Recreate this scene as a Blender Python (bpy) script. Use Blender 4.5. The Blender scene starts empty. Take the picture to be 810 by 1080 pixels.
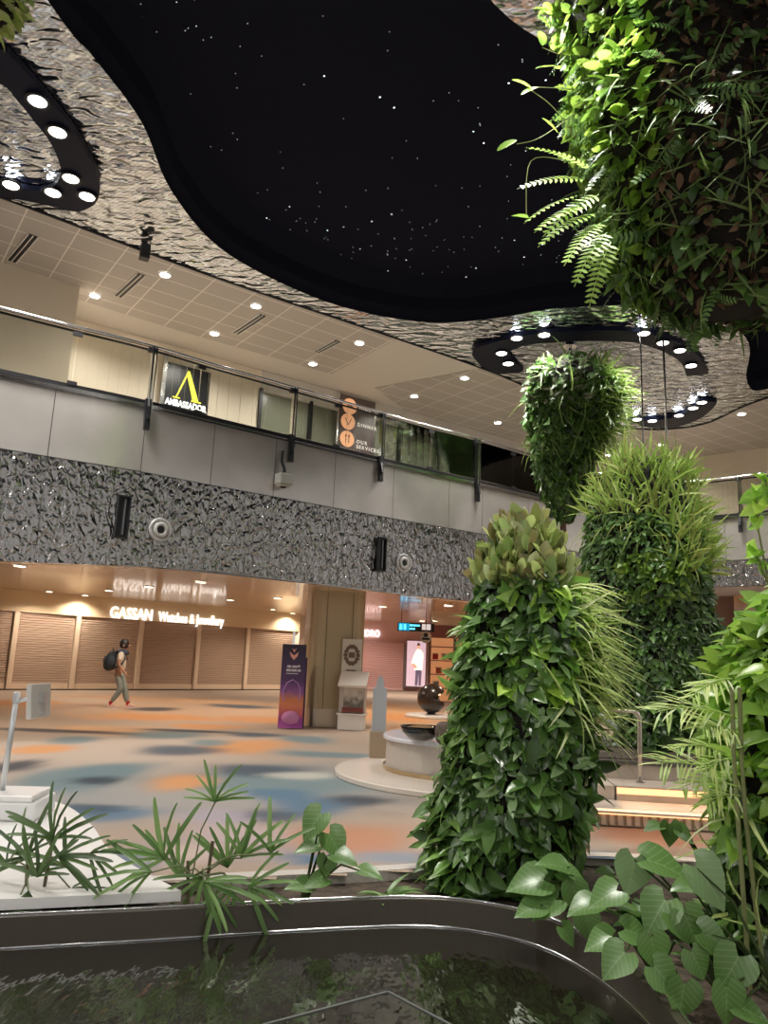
import bpy, bmesh, math, random
import numpy as np
from math import sin, cos, pi, radians, sqrt
from mathutils import Vector, Matrix
random.seed(7); RNG = np.random.default_rng(7)
S = bpy.context.scene
COL = S.collection

# ------------------------------------------------------------------ camera
F, PITCH, ROLL, H = 800.0, radians(11.1), radians(2.3), 1.5
fwd = Vector((0, cos(PITCH), sin(PITCH)))
r0 = Vector((1, 0, 0)); u0 = r0.cross(fwd)
rt = r0 * cos(ROLL) + u0 * sin(ROLL)
up = u0 * cos(ROLL) - r0 * sin(ROLL)
cd = bpy.data.cameras.new('camera'); cam = bpy.data.objects.new('camera', cd); COL.objects.link(cam)
M = Matrix((rt, up, -fwd)).transposed().to_4x4(); M.translation = Vector((0, 0, H))
cam.matrix_world = M
cd.sensor_fit = 'VERTICAL'; cd.sensor_height = 36.0; cd.lens = F * 36 / 1080; cd.clip_end = 300
S.camera = cam

# ------------------------------------------------------------------ world, exposure, lights
W = bpy.data.worlds.new('world'); S.world = W; W.use_nodes = True
W.node_tree.nodes['Background'].inputs[0].default_value = (1.0, 0.97, 0.93, 1)
W.node_tree.nodes['Background'].inputs[1].default_value = 0.50
S.view_settings.view_transform = 'Standard'; S.view_settings.look = 'None'
S.view_settings.exposure = 0.0; S.view_settings.gamma = 1.0; S.view_settings.use_curve_mapping = False
RING_W, UPPER_W, LOWER_W, HALL_W = 420, 260, 270, 760          # watts of one ring spot, one upper downlight, one concourse downlight

def ray(x, y):
    return fwd + rt * ((x - 405) / F) - up * ((y - 540) / F)
def atz(x, y, z):
    d = ray(x, y); t = (z - H) / d.z; return Vector((0, 0, H)) + d * t
def aty(x, y, Y):
    d = ray(x, y); return Vector((0, 0, H)) + d * (Y / d.y)

# ------------------------------------------------------------------ materials
MATS = {}
def mat(name, col=(.5, .5, .5), rough=.6, metal=0.0, emit=None, es=1.0, spec=.5, trans=0.0, coat=0.0):
    if name in MATS: return MATS[name]
    m = bpy.data.materials.new(name); m.use_nodes = True; MATS[name] = m
    p = m.node_tree.nodes['Principled BSDF']; I = p.inputs
    I['Base Color'].default_value = (*col, 1); I['Roughness'].default_value = rough; I['Metallic'].default_value = metal
    I['Specular IOR Level'].default_value = spec; I['Coat Weight'].default_value = coat; I['Coat Roughness'].default_value = .05
    if emit: I['Emission Color'].default_value = (*emit, 1); I['Emission Strength'].default_value = es
    return m
def nodes(m): return m.node_tree.nodes, m.node_tree.links, m.node_tree.nodes['Principled BSDF']
def add_noise_var(m, scale=8, amt=.25, bump=0.0, bscale=None, stretch=(1, 1, 1)):
    N, L, p = nodes(m)
    tc = N.new('ShaderNodeTexCoord'); mp = N.new('ShaderNodeMapping'); mp.inputs['Scale'].default_value = stretch
    L.new(tc.outputs['Object'], mp.inputs[0])
    n = N.new('ShaderNodeTexNoise'); n.inputs['Scale'].default_value = scale; n.inputs['Detail'].default_value = 4
    L.new(mp.outputs[0], n.inputs['Vector'])
    c = Vector(p.inputs['Base Color'].default_value[:3])
    r = N.new('ShaderNodeValToRGB')
    r.color_ramp.elements[0].position = .3; r.color_ramp.elements[1].position = .7
    r.color_ramp.elements[0].color = (*(c * (1 - amt)), 1); r.color_ramp.elements[1].color = (*[min(1, v * (1 + amt)) for v in c], 1)
    L.new(n.outputs[0], r.inputs[0]); L.new(r.outputs[0], p.inputs['Base Color'])
    if bump:
        n2 = N.new('ShaderNodeTexNoise'); n2.inputs['Scale'].default_value = bscale or scale * 3; L.new(mp.outputs[0], n2.inputs['Vector'])
        b = N.new('ShaderNodeBump'); b.inputs['Strength'].default_value = bump; b.inputs['Distance'].default_value = .012
        L.new(n2.outputs[0], b.inputs['Height']); L.new(b.outputs[0], p.inputs['Normal'])
    return m

def wavy_metal(name, col, rough, scale, dist, stretch=(1, 1, 1), lines=0, rot=0.6, mix=.0):
    """polished sheet metal hammered into waves"""
    m = mat(name, col, rough, 1.0); N, L, p = nodes(m)
    tc = N.new('ShaderNodeTexCoord'); mp = N.new('ShaderNodeMapping')
    mp.inputs['Scale'].default_value = stretch; mp.inputs['Rotation'].default_value = (0, 0, rot)
    L.new(tc.outputs['Object'], mp.inputs[0])
    n = N.new('ShaderNodeTexNoise'); n.inputs['Scale'].default_value = scale; n.inputs['Detail'].default_value = 1.2
    n.inputs['Distortion'].default_value = .6
    L.new(mp.outputs[0], n.inputs['Vector'])
    b = N.new('ShaderNodeBump'); b.inputs['Strength'].default_value = 1; b.inputs['Distance'].default_value = dist
    L.new(n.outputs[0], b.inputs['Height']); L.new(b.outputs[0], p.inputs['Normal'])
    if lines:   # rows of fine perforation
        w = N.new('ShaderNodeTexWave'); w.inputs['Scale'].default_value = lines; w.bands_direction = 'X'
        mp2 = N.new('ShaderNodeMapping'); mp2.inputs['Rotation'].default_value = (0, 0, -.95); L.new(tc.outputs['Object'], mp2.inputs[0])
        L.new(mp2.outputs[0], w.inputs['Vector'])
        r = N.new('ShaderNodeValToRGB'); r.color_ramp.elements[0].position = .35; r.color_ramp.elements[1].position = .6
        c = Vector(col); r.color_ramp.elements[0].color = (*(c * .78), 1); r.color_ramp.elements[1].color = (*c, 1)
        L.new(w.outputs[0], r.inputs[0]); L.new(r.outputs[0], p.inputs['Base Color'])
    return m

MIRROR = wavy_metal('rippled_mirror_metal', (.74, .80, .88), .14, 2.8, .11, (1, 2.0, 1), lines=5)
HAMMER = wavy_metal('hammered_steel', (.45, .43, .42), .17, 10.5, .048, (1, 1, .6), rot=.6)
STEEL = mat('brushed_steel', (.64, .60, .55), .18, .60)
add_noise_var(STEEL, 1.5, .08)
CHROME = mat('chrome', (.75, .75, .75), .15, 1.0)
DARKMETAL = mat('dark_metal', (.03, .03, .032), .35, .6)
BLACK = mat('black_plastic', (.012, .012, .014), .4)
VOID = mat('night_blue_plaster', (.011, .012, .021), .95, spec=.08)
RINGB = mat('glossy_navy_black', (.003, .005, .020), .45, 0, spec=.15)
WHITE = mat('white_gloss', (.78, .77, .75), .25)
PLASTER = mat('cream_plaster', (.70, .62, .50), .8)
PLASTER2 = mat('pale_cream_plaster', (.78, .70, .58), .8)
CEILP = mat('soffit_plaster', (.62, .59, .55), .75)
LAMP = mat('lamp_white', (1, 1, 1), .4, emit=(1, .97, .92), es=14)
LAMPW = mat('lamp_warm', (1, 1, 1), .4, emit=(1, .85, .62), es=10)
SIGNW = mat('sign_letters_white', (1, 1, 1), .4, emit=(1, .97, .93), es=1.5)
LOWCEIL = mat('gloss_beige_ceiling', (.56, .40, .25), .20, 0, spec=.6, coat=.35)
def joint_material(m, colA, colB, ang, bw, rh, mortar=.012, bump=0):
    N, L, p = nodes(m)
    tc = N.new('ShaderNodeTexCoord'); mp = N.new('ShaderNodeMapping'); mp.inputs['Rotation'].default_value = (0, 0, ang)
    L.new(tc.outputs['Object'], mp.inputs[0])
    b = N.new('ShaderNodeTexBrick'); b.offset = 0; b.inputs['Scale'].default_value = 1
    b.inputs['Brick Width'].default_value = bw; b.inputs['Row Height'].default_value = rh
    b.inputs['Mortar Size'].default_value = mortar; b.inputs['Mortar Smooth'].default_value = .1
    b.inputs['Color1'].default_value = (*colA, 1); b.inputs['Color2'].default_value = (*[c * .94 for c in colA], 1)
    b.inputs['Mortar'].default_value = (*colB, 1)
    L.new(mp.outputs[0], b.inputs['Vector']); L.new(b.outputs['Color'], p.inputs['Base Color'])
    return m
FANG = math.atan2(6.4, 8.9)
joint_material(LOWCEIL, (.62, .48, .34), (.36, .27, .18), -FANG, 1.2, .3, .008)
TILE = joint_material(mat('perforated_tile', rough=.5), (.47, .44, .41), (.80, .77, .72), -FANG, .9, .6, .012)
DARKGLASS = mat('dark_green_glass', (.20, .21, .16), .22, 0, spec=.6)
def glass_mat(name, tint, refl):
    m = bpy.data.materials.new(name); m.use_nodes = True; N = m.node_tree.nodes; L = m.node_tree.links; N.clear()
    o = N.new('ShaderNodeOutputMaterial'); t = N.new('ShaderNodeBsdfTransparent'); t.inputs[0].default_value = (*tint, 1)
    g = N.new('ShaderNodeBsdfGlossy'); g.inputs['Roughness'].default_value = .02
    fr = N.new('ShaderNodeFresnel'); fr.inputs[0].default_value = 1.5
    mu = N.new('ShaderNodeMath'); mu.operation = 'MULTIPLY'; mu.inputs[1].default_value = refl
    mx = N.new('ShaderNodeMixShader'); L.new(fr.outputs[0], mu.inputs[0]); L.new(mu.outputs[0], mx.inputs[0])
    L.new(t.outputs[0], mx.inputs[1]); L.new(g.outputs[0], mx.inputs[2]); L.new(mx.outputs[0], o.inputs[0]); return m
GLASS = glass_mat('clear_glass', (.92, .94, .92), 1.5)

# ------------------------------------------------------------------ mesh helpers
class MB:
    def __init__(s): s.v = []; s.f = []; s.mi = []
    def quad(s, a, b, c, d, m=0):
        n = len(s.v); s.v += [tuple(a), tuple(b), tuple(c), tuple(d)]; s.f.append((n, n + 1, n + 2, n + 3)); s.mi.append(m)
    def poly(s, pts, m=0):
        n = len(s.v); s.v += [tuple(p) for p in pts]; s.f.append(tuple(range(n, n + len(pts)))); s.mi.append(m)
    def box(s, c, size, rz=0.0, m=0, R=None):
        hx, hy, hz = size[0] / 2, size[1] / 2, size[2] / 2
        R = R or Matrix.Rotation(rz, 3, 'Z'); c = Vector(c); n = len(s.v)
        for dx, dy, dz in ((-1, -1, -1), (1, -1, -1), (1, 1, -1), (-1, 1, -1), (-1, -1, 1), (1, -1, 1), (1, 1, 1), (-1, 1, 1)):
            s.v.append(tuple(c + R @ Vector((dx * hx, dy * hy, dz * hz))))
        for f in ((0, 3, 2, 1), (4, 5, 6, 7), (0, 1, 5, 4), (1, 2, 6, 5), (2, 3, 7, 6), (3, 0, 4, 7)):
            s.f.append(tuple(n + i for i in f)); s.mi.append(m)
        return s
    def bar(s, a, b, w, d, upv=(0, 0, 1), m=0):
        a = Vector(a); b = Vector(b); y = (b - a).normalized(); u = Vector(upv)
        x = y.cross(u)
        if x.length < 1e-4: x = y.cross(Vector((1, 0, 0)))
        x.normalize(); z = x.cross(y)
        return s.box((a + b) / 2, (w, (b - a).length, d), m=m, R=Matrix((x, y, z)).transposed())
    def tube(s, pts, r, n=8, m=0, caps=True):
        pts = [Vector(p) for p in pts]; rs = r if hasattr(r, '__len__') else [r] * len(pts)
        base = len(s.v); prev = None
        for i, p in enumerate(pts):
            t = (pts[min(i + 1, len(pts) - 1)] - pts[max(i - 1, 0)]).normalized()
            ref = Vector((0, 0, 1)) if abs(t.z) < .95 else Vector((1, 0, 0))
            x = t.cross(ref).normalized() if prev is None else (prev - t * prev.dot(t)).normalized()
            prev = x; y = t.cross(x)
            for k in range(n):
                a = 2 * pi * k / n; s.v.append(tuple(p + (x * cos(a) + y * sin(a)) * rs[i]))
        for i in range(len(pts) - 1):
            for k in range(n):
                a = base + i * n + k; b = base + i * n + (k + 1) % n
                s.f.append((a, b, b + n, a + n)); s.mi.append(m)
        if caps:
            s.f.append(tuple(base + k for k in range(n))[::-1]); s.mi.append(m)
            s.f.append(tuple(base + (len(pts) - 1) * n + k for k in range(n))); s.mi.append(m)
        return s
    def lathe(s, c, prof, n=24, m=0, caps=True):
        c = Vector(c); base = len(s.v)
        for r, z in prof:
            for k in range(n): a = 2 * pi * k / n; s.v.append((c.x + r * cos(a), c.y + r * sin(a), c.z + z))
        for i in range(len(prof) - 1):
            for k in range(n):
                a = base + i * n + k; b = base + i * n + (k + 1) % n
                s.f.append((a, b, b + n, a + n)); s.mi.append(m)
        if caps:
            s.f.append(tuple(base + k for k in range(n))[::-1]); s.mi.append(m)
            s.f.append(tuple(base + (len(prof) - 1) * n + k for k in range(n))); s.mi.append(m)
        return s
    def prism(s, pts, z0, z1, m=0):
        n = len(pts); b = len(s.v)
        s.v += [(p[0], p[1], z0) for p in pts] + [(p[0], p[1], z1) for p in pts]
        s.f.append(tuple(range(b, b + n))[::-1]); s.f.append(tuple(range(b + n, b + 2 * n))); s.mi += [m, m]
        for k in range(n):
            s.f.append((b + k, b + (k + 1) % n, b + n + (k + 1) % n, b + n + k)); s.mi.append(m)
        return s
    def build(s, name, mats, parent=None, smooth=False, bevel=0, recalc=True):
        me = bpy.data.meshes.new(name); me.from_pydata(s.v, [], s.f)
        for mm in (mats if isinstance(mats, (list, tuple)) else [mats]): me.materials.append(mm)
        me.polygons.foreach_set('material_index', s.mi)
        if recalc:
            bm = bmesh.new(); bm.from_mesh(me); bmesh.ops.recalc_face_normals(bm, faces=bm.faces); bm.to_mesh(me); bm.free()
        if smooth: me.shade_smooth() if hasattr(me, 'shade_smooth') else me.polygons.foreach_set('use_smooth', [True] * len(me.polygons))
        o = bpy.data.objects.new(name, me); COL.objects.link(o)
        if parent is not None: o.parent = parent
        if bevel:
            b = o.modifiers.new('bevel', 'BEVEL'); b.width = bevel; b.segments = 2; b.limit_method = 'ANGLE'
        return o

def tag(o, label=None, cat=None, group=None, kind=None):
    if label: o['label'] = label
    if cat: o['category'] = cat
    if group: o['group'] = group
    if kind: o['kind'] = kind
    return o
def empty(name, loc=(0, 0, 0), rz=0, label=None, cat=None, group=None):
    o = bpy.data.objects.new(name, None); COL.objects.link(o); o.location = loc; o.rotation_euler = (0, 0, rz)
    o.empty_display_size = .1
    return tag(o, label, cat, group)
def struct(o): o['kind'] = 'structure'; return o
def copy_tree(o, parent=None):
    c = o.copy(); COL.objects.link(c); c.parent = parent
    for ch in [x for x in bpy.data.objects if x.parent == o]: copy_tree(ch, c)
    return c
def text_mesh(name, body, size, m, parent=None, depth=.01, align='CENTER', spacing=1.0, bold=0.0, shear=0.0):
    cu = bpy.data.curves.new(name, 'FONT'); cu.body = body; cu.size = size; cu.extrude = depth; cu.align_x = align
    cu.space_character = spacing; cu.offset = bold; cu.shear = shear; cu.resolution_u = 3
    t = bpy.data.objects.new('tmp', cu); COL.objects.link(t)
    bpy.context.view_layer.update()
    me = bpy.data.meshes.new_from_object(t.evaluated_get(bpy.context.evaluated_depsgraph_get()))
    bpy.data.objects.remove(t); me.materials.clear(); me.materials.append(m)
    # stand the text up: local x stays, y -> z, facing -y
    me.transform(Matrix(((1, 0, 0, 0), (0, 0, -1, 0), (0, 1, 0, 0), (0, 0, 0, 1))))
    o = bpy.data.objects.new(name, me); COL.objects.link(o)
    if parent is not None: o.parent = parent
    return o
def spline(P, n=8, closed=False):
    """Catmull-Rom through points"""
    P = [Vector((p[0], p[1], p[2] if len(p) > 2 else 0)) for p in P]; out = []; N = len(P)
    for i in range(N if closed else N - 1):
        p0, p1, p2, p3 = (P[(i - 1) % N] if closed or i else P[0]), P[i], P[(i + 1) % N], (P[(i + 2) % N] if closed or i + 2 < N else P[-1])
        for k in range(n):
            t = k / n
            out.append(.5 * ((2 * p1) + (p2 - p0) * t + (2 * p0 - 5 * p1 + 4 * p2 - p3) * t * t + (3 * p1 - p0 - 3 * p2 + p3) * t ** 3))
    if not closed: out.append(P[-1])
    return out
def fill_loops(name, loops, z, m, thick=0, parent=None):
    """flat sheet bounded by the loops (first outer, others holes)"""
    bm = bmesh.new()
    for lp in loops:
        vs = [bm.verts.new((p[0], p[1], z)) for p in lp]
        for i in range(len(vs)): bm.edges.new((vs[i], vs[(i + 1) % len(vs)]))
    bmesh.ops.triangle_fill(bm, edges=bm.edges[:], use_beauty=True)
    if thick:
        r = bmesh.ops.extrude_face_region(bm, geom=bm.faces[:])
        bmesh.ops.translate(bm, verts=[g for g in r['geom'] if isinstance(g, bmesh.types.BMVert)], vec=(0, 0, thick))
    bmesh.ops.recalc_face_normals(bm, faces=bm.faces)
    me = bpy.data.meshes.new(name); bm.to_mesh(me); bm.free(); me.materials.append(m)
    o = bpy.data.objects.new(name, me); COL.objects.link(o)
    if parent is not None: o.parent = parent
    return o
def spot(name, loc, watts, col, parent=None, size=1.9, r=.06, blend=.6, tilt=None):
    l = bpy.data.lights.new(name, 'SPOT'); l.energy = watts; l.color = col; l.spot_size = size; l.spot_blend = blend; l.shadow_soft_size = r
    o = bpy.data.objects.new(name, l); COL.objects.link(o); o.location = loc
    if tilt is not None: o.rotation_euler = (Vector(tilt) - Vector(loc)).to_track_quat('-Z', 'Y').to_euler()
    if parent is not None: o.parent = parent
    return o

# ================================================================== STRUCTURE
Z_CEIL = 9.0
# --- balcony edge line in plan (left -> corner -> right wing)
EDGE = spline([(-16, 5.2), (-11, 8.6), (-6.45, 11.75), (-4.5, 13.0), (-3.3, 13.95), (-1.08, 15.65), (.7, 17.0), (2.4, 18.2), (4.6, 19.9),
               (6.4, 21.2), (7.9, 21.8), (9.2, 21.3), (10.5, 20.2), (14, 17), (19, 12.5)], 10)
EDGE = [Vector((p.x, p.y, 0)) for p in [Vector((q[0], q[1], 0)) for q in EDGE]]
def edge_at(px, py, z):
    """point of the balcony edge nearest to the pixel's ray at height z"""
    q = atz(px, py, z); i = min(range(len(EDGE)), key=lambda k: (EDGE[k] - Vector((q.x, q.y, 0))).length)
    return i
def edge_frame(i):
    t = (EDGE[min(i + 1, len(EDGE) - 1)] - EDGE[max(i - 1, 0)]).normalized()
    return EDGE[i], t, Vector((t.y, -t.x, 0))        # point, tangent, normal towards the hall
def off(i, d): p, t, n = edge_frame(i); return p + n * d
I_TURN = min(range(len(EDGE)), key=lambda k: (EDGE[k] - Vector((6.4, 21.2, 0))).length)
I_HALL0 = 0

def inside(X, Y, poly):
    r = np.zeros(X.shape, bool); n = len(poly)
    for i in range(n):
        a, b = poly[i], poly[(i + 1) % n]
        c = ((a[1] > Y) != (b[1] > Y)) & (X < (b[0] - a[0]) * (Y - a[1]) / ((b[1] - a[1]) or 1e-9) + a[0]); r ^= c
    return r
# pond rim, and the stone kerb that ends the carpet
RIM = spline([(-4.6, 3.9), (-3.2, 4.35), (-2.09, 4.68), (-1.34, 4.89), (-.53, 5.14), (.26, 5.33), (.75, 5.27), (1.12, 5.0), (1.36, 4.45), (1.42, 3.66), (1.2, 2.4),
              (0, 1.2), (-2, .8), (-4.4, 1.2), (-5.4, 2.6)], 6, closed=True)
KERB = spline([(-5.5, 5.2), (-3.4, 5.25), (-1.9, 5.45), (-.53, 5.85), (.32, 6.15), (1.3, 6.6), (2.05, 6.75), (3.0, 6.55), (4.2, 5.6), (4.6, 4.0), (3.8, 2.0), (1.6, .3),
               (-2, -.2), (-5.6, .3), (-6.6, 2.8)], 6, closed=True)
def shrink(loop, d):
    out = []; n = len(loop)
    for i in range(n):
        t = (loop[(i + 1) % n] - loop[i - 1]).normalized(); out.append(loop[i] + Vector((t.y, -t.x, 0)) * d)
    return out
BED_IN = shrink(KERB, .12)
# carpet: blurred ovals of teal, navy and orange on sand, woven into the floor
def lin(c): return tuple(((v / 255) / 12.92 if v / 255 <= .04045 else ((v / 255 + .055) / 1.055) ** 2.4) for v in c)
def carpet():
    X0, X1, Y0, Y1, st = -24, 22, -12, 46, .16
    xs = np.arange(X0, X1 + st, st); ys = np.arange(Y0, Y1 + st, st)
    gx, gy = np.meshgrid(xs, ys); n = gx.size
    base = np.ones((n, 3)) * np.array(lin((164, 146, 130)))
    x = gx.ravel(); y = gy.ravel()
    low = np.sin(x * .55 + y * .31) * np.cos(y * .47 - x * .2)
    base += (low[:, None] * .06) * np.array([1, .9, .8])
    def blob(px, py, rx, ry, col, a=.9, soft=2.0):
        c = atz(px, py, 0); ex = (atz(px + rx, py, 0) - c).length; ey = abs(atz(px, py + ry, 0).y - atz(px, py - ry, 0).y) / 2
        blobw(c.x, c.y, ex, ey, col, a, soft)
    def blobw(cx, cy, ex, ey, col, a=.9, soft=2.0, ang=0.0):
        dx = x - cx; dy = y - cy
        wob = 1 + .30 * np.sin(dx * 2.1 / max(ex, .3) + cx * 3) * np.cos(dy * 2.3 / max(ey, .3) + cy) + .14 * np.sin(dx * 4.3 + dy * 3.1)
        d = ((dx / ex) ** 2 + (dy / ey) ** 2) * wob
        w = 1 / (1 + np.exp(np.clip(7.5 * (np.sqrt(np.maximum(d, 0)) - .92), -30, 30))) * a
        w = w[:, None]; base[:] = base * (1 - w) + np.array(lin(col)) * w
    T, N_, O, B, D, O2 = (98, 118, 122), (54, 70, 84), (196, 136, 82), (72, 100, 122), (36, 44, 56), (190, 148, 108)
    r = random.Random(3)
    for i in range(150):   # all over, behind and beyond
        bx, by = r.uniform(-22, 20), r.uniform(-11, 44)
        if 4.6 < by < 45 and abs(bx) < by * .6: continue
        blobw(bx, by, r.uniform(.7, 1.9), r.uniform(.5, 1.5), r.choice([T, N_, O, B, O2, O]), .8)
    for a in [(190, 838, 230, 20, (136, 136, 134), .7), (60, 850, 120, 22, (140, 138, 136), .6), (330, 815, 120, 12, (130, 132, 130), .6), (280, 895, 160, 16, (146, 134, 134), .7), (230, 750, 260, 9, (186, 150, 118), .6),
              (173, 738, 120, 3, O2, .6), (25, 741, 42, 4, O, .8), (158, 756, 64, 4, O, .85), (277, 759, 50, 4, O, .8), (217, 766, 40, 3, O, .8), (400, 748, 60, 8, O2), (420, 757, 30, 5, O),
              (44, 790, 34, 6, O), (257, 787, 46, 8, O), (440, 770, 40, 8, O2), (120, 770, 60, 5, O2),
              (296, 826, 120, 13, T), (193, 824, 34, 9, O), (84, 820, 62, 17, T), (120, 812, 40, 10, T), (106, 823, 26, 5, D), (16, 808, 26, 8, D),
              (79, 780, 27, 5, T), (173, 775, 42, 5, T), (188, 791, 44, 6, N_), (222, 783, 22, 4, T), (163, 748, 24, 2.5, D), (252, 745, 34, 2, N_), (60, 771, 90, 2, D), (200, 771, 60, 1.6, D),
              (326, 780, 28, 4, T), (271, 775, 30, 2.4, N_), (277, 812, 52, 7, N_), (346, 796, 60, 3.5, T), (320, 818, 36, 4, (176, 172, 160)), (375, 844, 36, 6, D), (330, 850, 40, 10, B), (300, 838, 40, 7, B),
              (110, 857, 62, 9, B), (100, 852, 40, 5, N_), (135, 908, 44, 12, B), (235, 862, 46, 9, (150, 140, 150)), (255, 880, 60, 12, (168, 150, 148)), (376, 884, 66, 17, (172, 116, 84), .8), (200, 900, 40, 12, (180, 160, 150)),
              (290, 860, 30, 7, N_), (330, 905, 30, 7, B), (420, 905, 40, 6, (120, 130, 142)), (690, 882, 60, 12, (170, 110, 78)), (640, 905, 40, 9, B), (700, 900, 40, 6, (150, 120, 100))]:
        blob(*a)
    nx, ny = len(xs), len(ys)
    v = np.stack([x, y, np.zeros(n)], 1)
    idx = np.arange(n).reshape(ny, nx)
    f = np.stack([idx[:-1, :-1].ravel(), idx[:-1, 1:].ravel(), idx[1:, 1:].ravel(), idx[1:, :-1].ravel()], 1)
    # leave the pond basin open
    ctr = v[f].mean(1); keep = ~inside(ctr[:, 0], ctr[:, 1], BED_IN)
    f = f[keep]
    me = bpy.data.meshes.new('floor'); me.from_pydata(v.tolist(), [], f.tolist())
    ca = me.color_attributes.new('pattern', 'FLOAT_COLOR', 'POINT')
    ca.data.foreach_set('color', np.concatenate([np.clip(base, 0, 1), np.ones((n, 1))], 1).astype(np.float32).ravel())
    m = mat('carpet', rough=.75, spec=.25); Nn, L, p = nodes(m)
    at = Nn.new('ShaderNodeVertexColor'); at.layer_name = 'pattern'
    L.new(at.outputs[0], p.inputs['Base Color'])
    no = Nn.new('ShaderNodeTexNoise'); no.inputs['Scale'].default_value = 90; tc = Nn.new('ShaderNodeTexCoord'); L.new(tc.outputs['Object'], no.inputs['Vector'])
    b = Nn.new('ShaderNodeBump'); b.inputs['Strength'].default_value = .3; b.inputs['Distance'].default_value = .01; L.new(no.outputs[0], b.inputs['Height']); L.new(b.outputs[0], p.inputs['Normal'])
    me.materials.append(m)
    o = bpy.data.objects.new('floor', me); COL.objects.link(o); return struct(o)

def at_wall(px, py, p0, n):
    d = ray(px, py); o = Vector((0, 0, H)); return o + d * ((Vector(p0) - o).dot(Vector(n)) / d.dot(Vector(n)))
carpet()

# --- pond, kerb, planting bed
STONE = add_noise_var(mat('pale_granite', (.50, .46, .42), .35), 30, .12)
BLKSTONE = mat('black_granite', (.060, .050, .038), .16, spec=.7)
SOIL = add_noise_var(mat('soil', (.055, .038, .025), .95), 12, .5, .8)
WATER = mat('dark_pond_water', (.014, .012, .008), .06, spec=.7)
N, L, p = nodes(WATER); p.inputs['IOR'].default_value = 2.7
tc = N.new('ShaderNodeTexCoord'); mp = N.new('ShaderNodeMapping'); mp.inputs['Scale'].default_value = (2.2, .8, 1); L.new(tc.outputs['Object'], mp.inputs[0])
no = N.new('ShaderNodeTexNoise'); no.inputs['Scale'].default_value = 5; L.new(mp.outputs[0], no.inputs['Vector'])
b = N.new('ShaderNodeBump'); b.inputs['Strength'].default_value = .5; b.inputs['Distance'].default_value = .02; L.new(no.outputs[0], b.inputs['Height']); L.new(b.outputs[0], p.inputs['Normal'])
struct(fill_loops('floor_kerb', [KERB, shrink(KERB, .13)], -.34, STONE, thick=.345))
struct(fill_loops('floor_planting_bed', [shrink(KERB, .12), shrink(RIM, -.02)], -.34, SOIL, thick=.27))
rim = fill_loops('pond_rim', [RIM, shrink(RIM, .05)], -.30, BLKSTONE, thick=.30); tag(rim, 'dark curved rim around the black pond at the front', 'pond rim')
re_ = MB().tube([p_ + Vector((0, 0, .004)) for p_ in RIM + [RIM[0]]], .007, 6, caps=False).build('edge_strip', CHROME, rim, smooth=True)
re2 = MB().tube([p_ + Vector((0, 0, -.155)) for p_ in shrink(RIM, .055) + [shrink(RIM, .055)[0]]], .006, 6, caps=False).build('waterline_strip', CHROME, rim, smooth=True)
pond = fill_loops('pond_water', [shrink(RIM, .05)], -.16, WATER); tag(pond, 'black reflecting water of the curved pond in the foreground', 'pond')
mb = MB()
for a, c in (((-1.55, 3.1), (.12, 4.28)), ((.12, 4.28), (.62, 3.7))):
    mb.bar((a[0], a[1], -.158), (c[0], c[1], -.158), .012, .006)
gl = mb.build('grout_line', mat('grout_grey', (.10, .11, .10), .5), pond)

# --- ceilings
TEDGE = spline([(-22, 0.5), (-14, 6.1), (-9.5, 9.6), (-6.75, 11.69), (-4.88, 13.21), (-3.22, 14.48), (-.17, 16.6), (2.15, 18.27), (3.7, 19.6), (5.3, 21.5), (6.84, 22.6), (8.5, 22.9), (9.7, 22.1), (10.4, 19.7), (13, 16), (20, 9)], 8)
VO = [atz(*q, Z_CEIL) for q in [(50, 0), (100, 62), (150, 130), (180, 200), (230, 260), (300, 300), (370, 326), (450, 340), (520, 336), (580, 326), (650, 322), (710, 325), (757, 334), (774, 343), (787, 357), (791, 372),
      (787, 395), (790, 407), (797, 412)]]
VOID_C = spline(VO + [Vector(q + (0,)) for q in [(10.3, 18.9), (12.5, 17), (14.2, 13), (13.5, 7), (11, 2), (6, -1.5), (1, -2), (-3, 0), (-4.8, 3.5)]], 6, closed=True)
mirror_outer = list(TEDGE) + [Vector((22, -14, 0)), Vector((-24, -14, 0))]
struct(fill_loops('ceiling_mirror', [mirror_outer, VOID_C], Z_CEIL, MIRROR, thick=.08))
mb = MB(); n = len(VOID_C)
cv = sum(VOID_C, Vector()) / n
for i in range(n):      # the recess: a lip that rolls outwards, then the dark ceiling
    a, c = VOID_C[i], VOID_C[(i + 1) % n]
    prof = [(0, Z_CEIL + .0), (.02, Z_CEIL + .10), (.10, Z_CEIL + .25), (.12, Z_CEIL + .55), (.5, Z_CEIL + .9)]
    for (d0, z0), (d1, z1) in zip(prof, prof[1:]):
        def o_(p, d): q = p + (cv - p).normalized() * d; return q
        A0, C0, A1, C1 = o_(a, d0), o_(c, d0), o_(a, d1), o_(c, d1)
        mb.quad((A0.x, A0.y, z0), (C0.x, C0.y, z0), (C1.x, C1.y, z1), (A1.x, A1.y, z1))
struct(mb.build('ceiling_night_recess', VOID, smooth=True))
struct(fill_loops('ceiling_night', [[p + (cv - p).normalized() * .45 for p in VOID_C]], Z_CEIL + .9, VOID, thick=.05))
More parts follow.
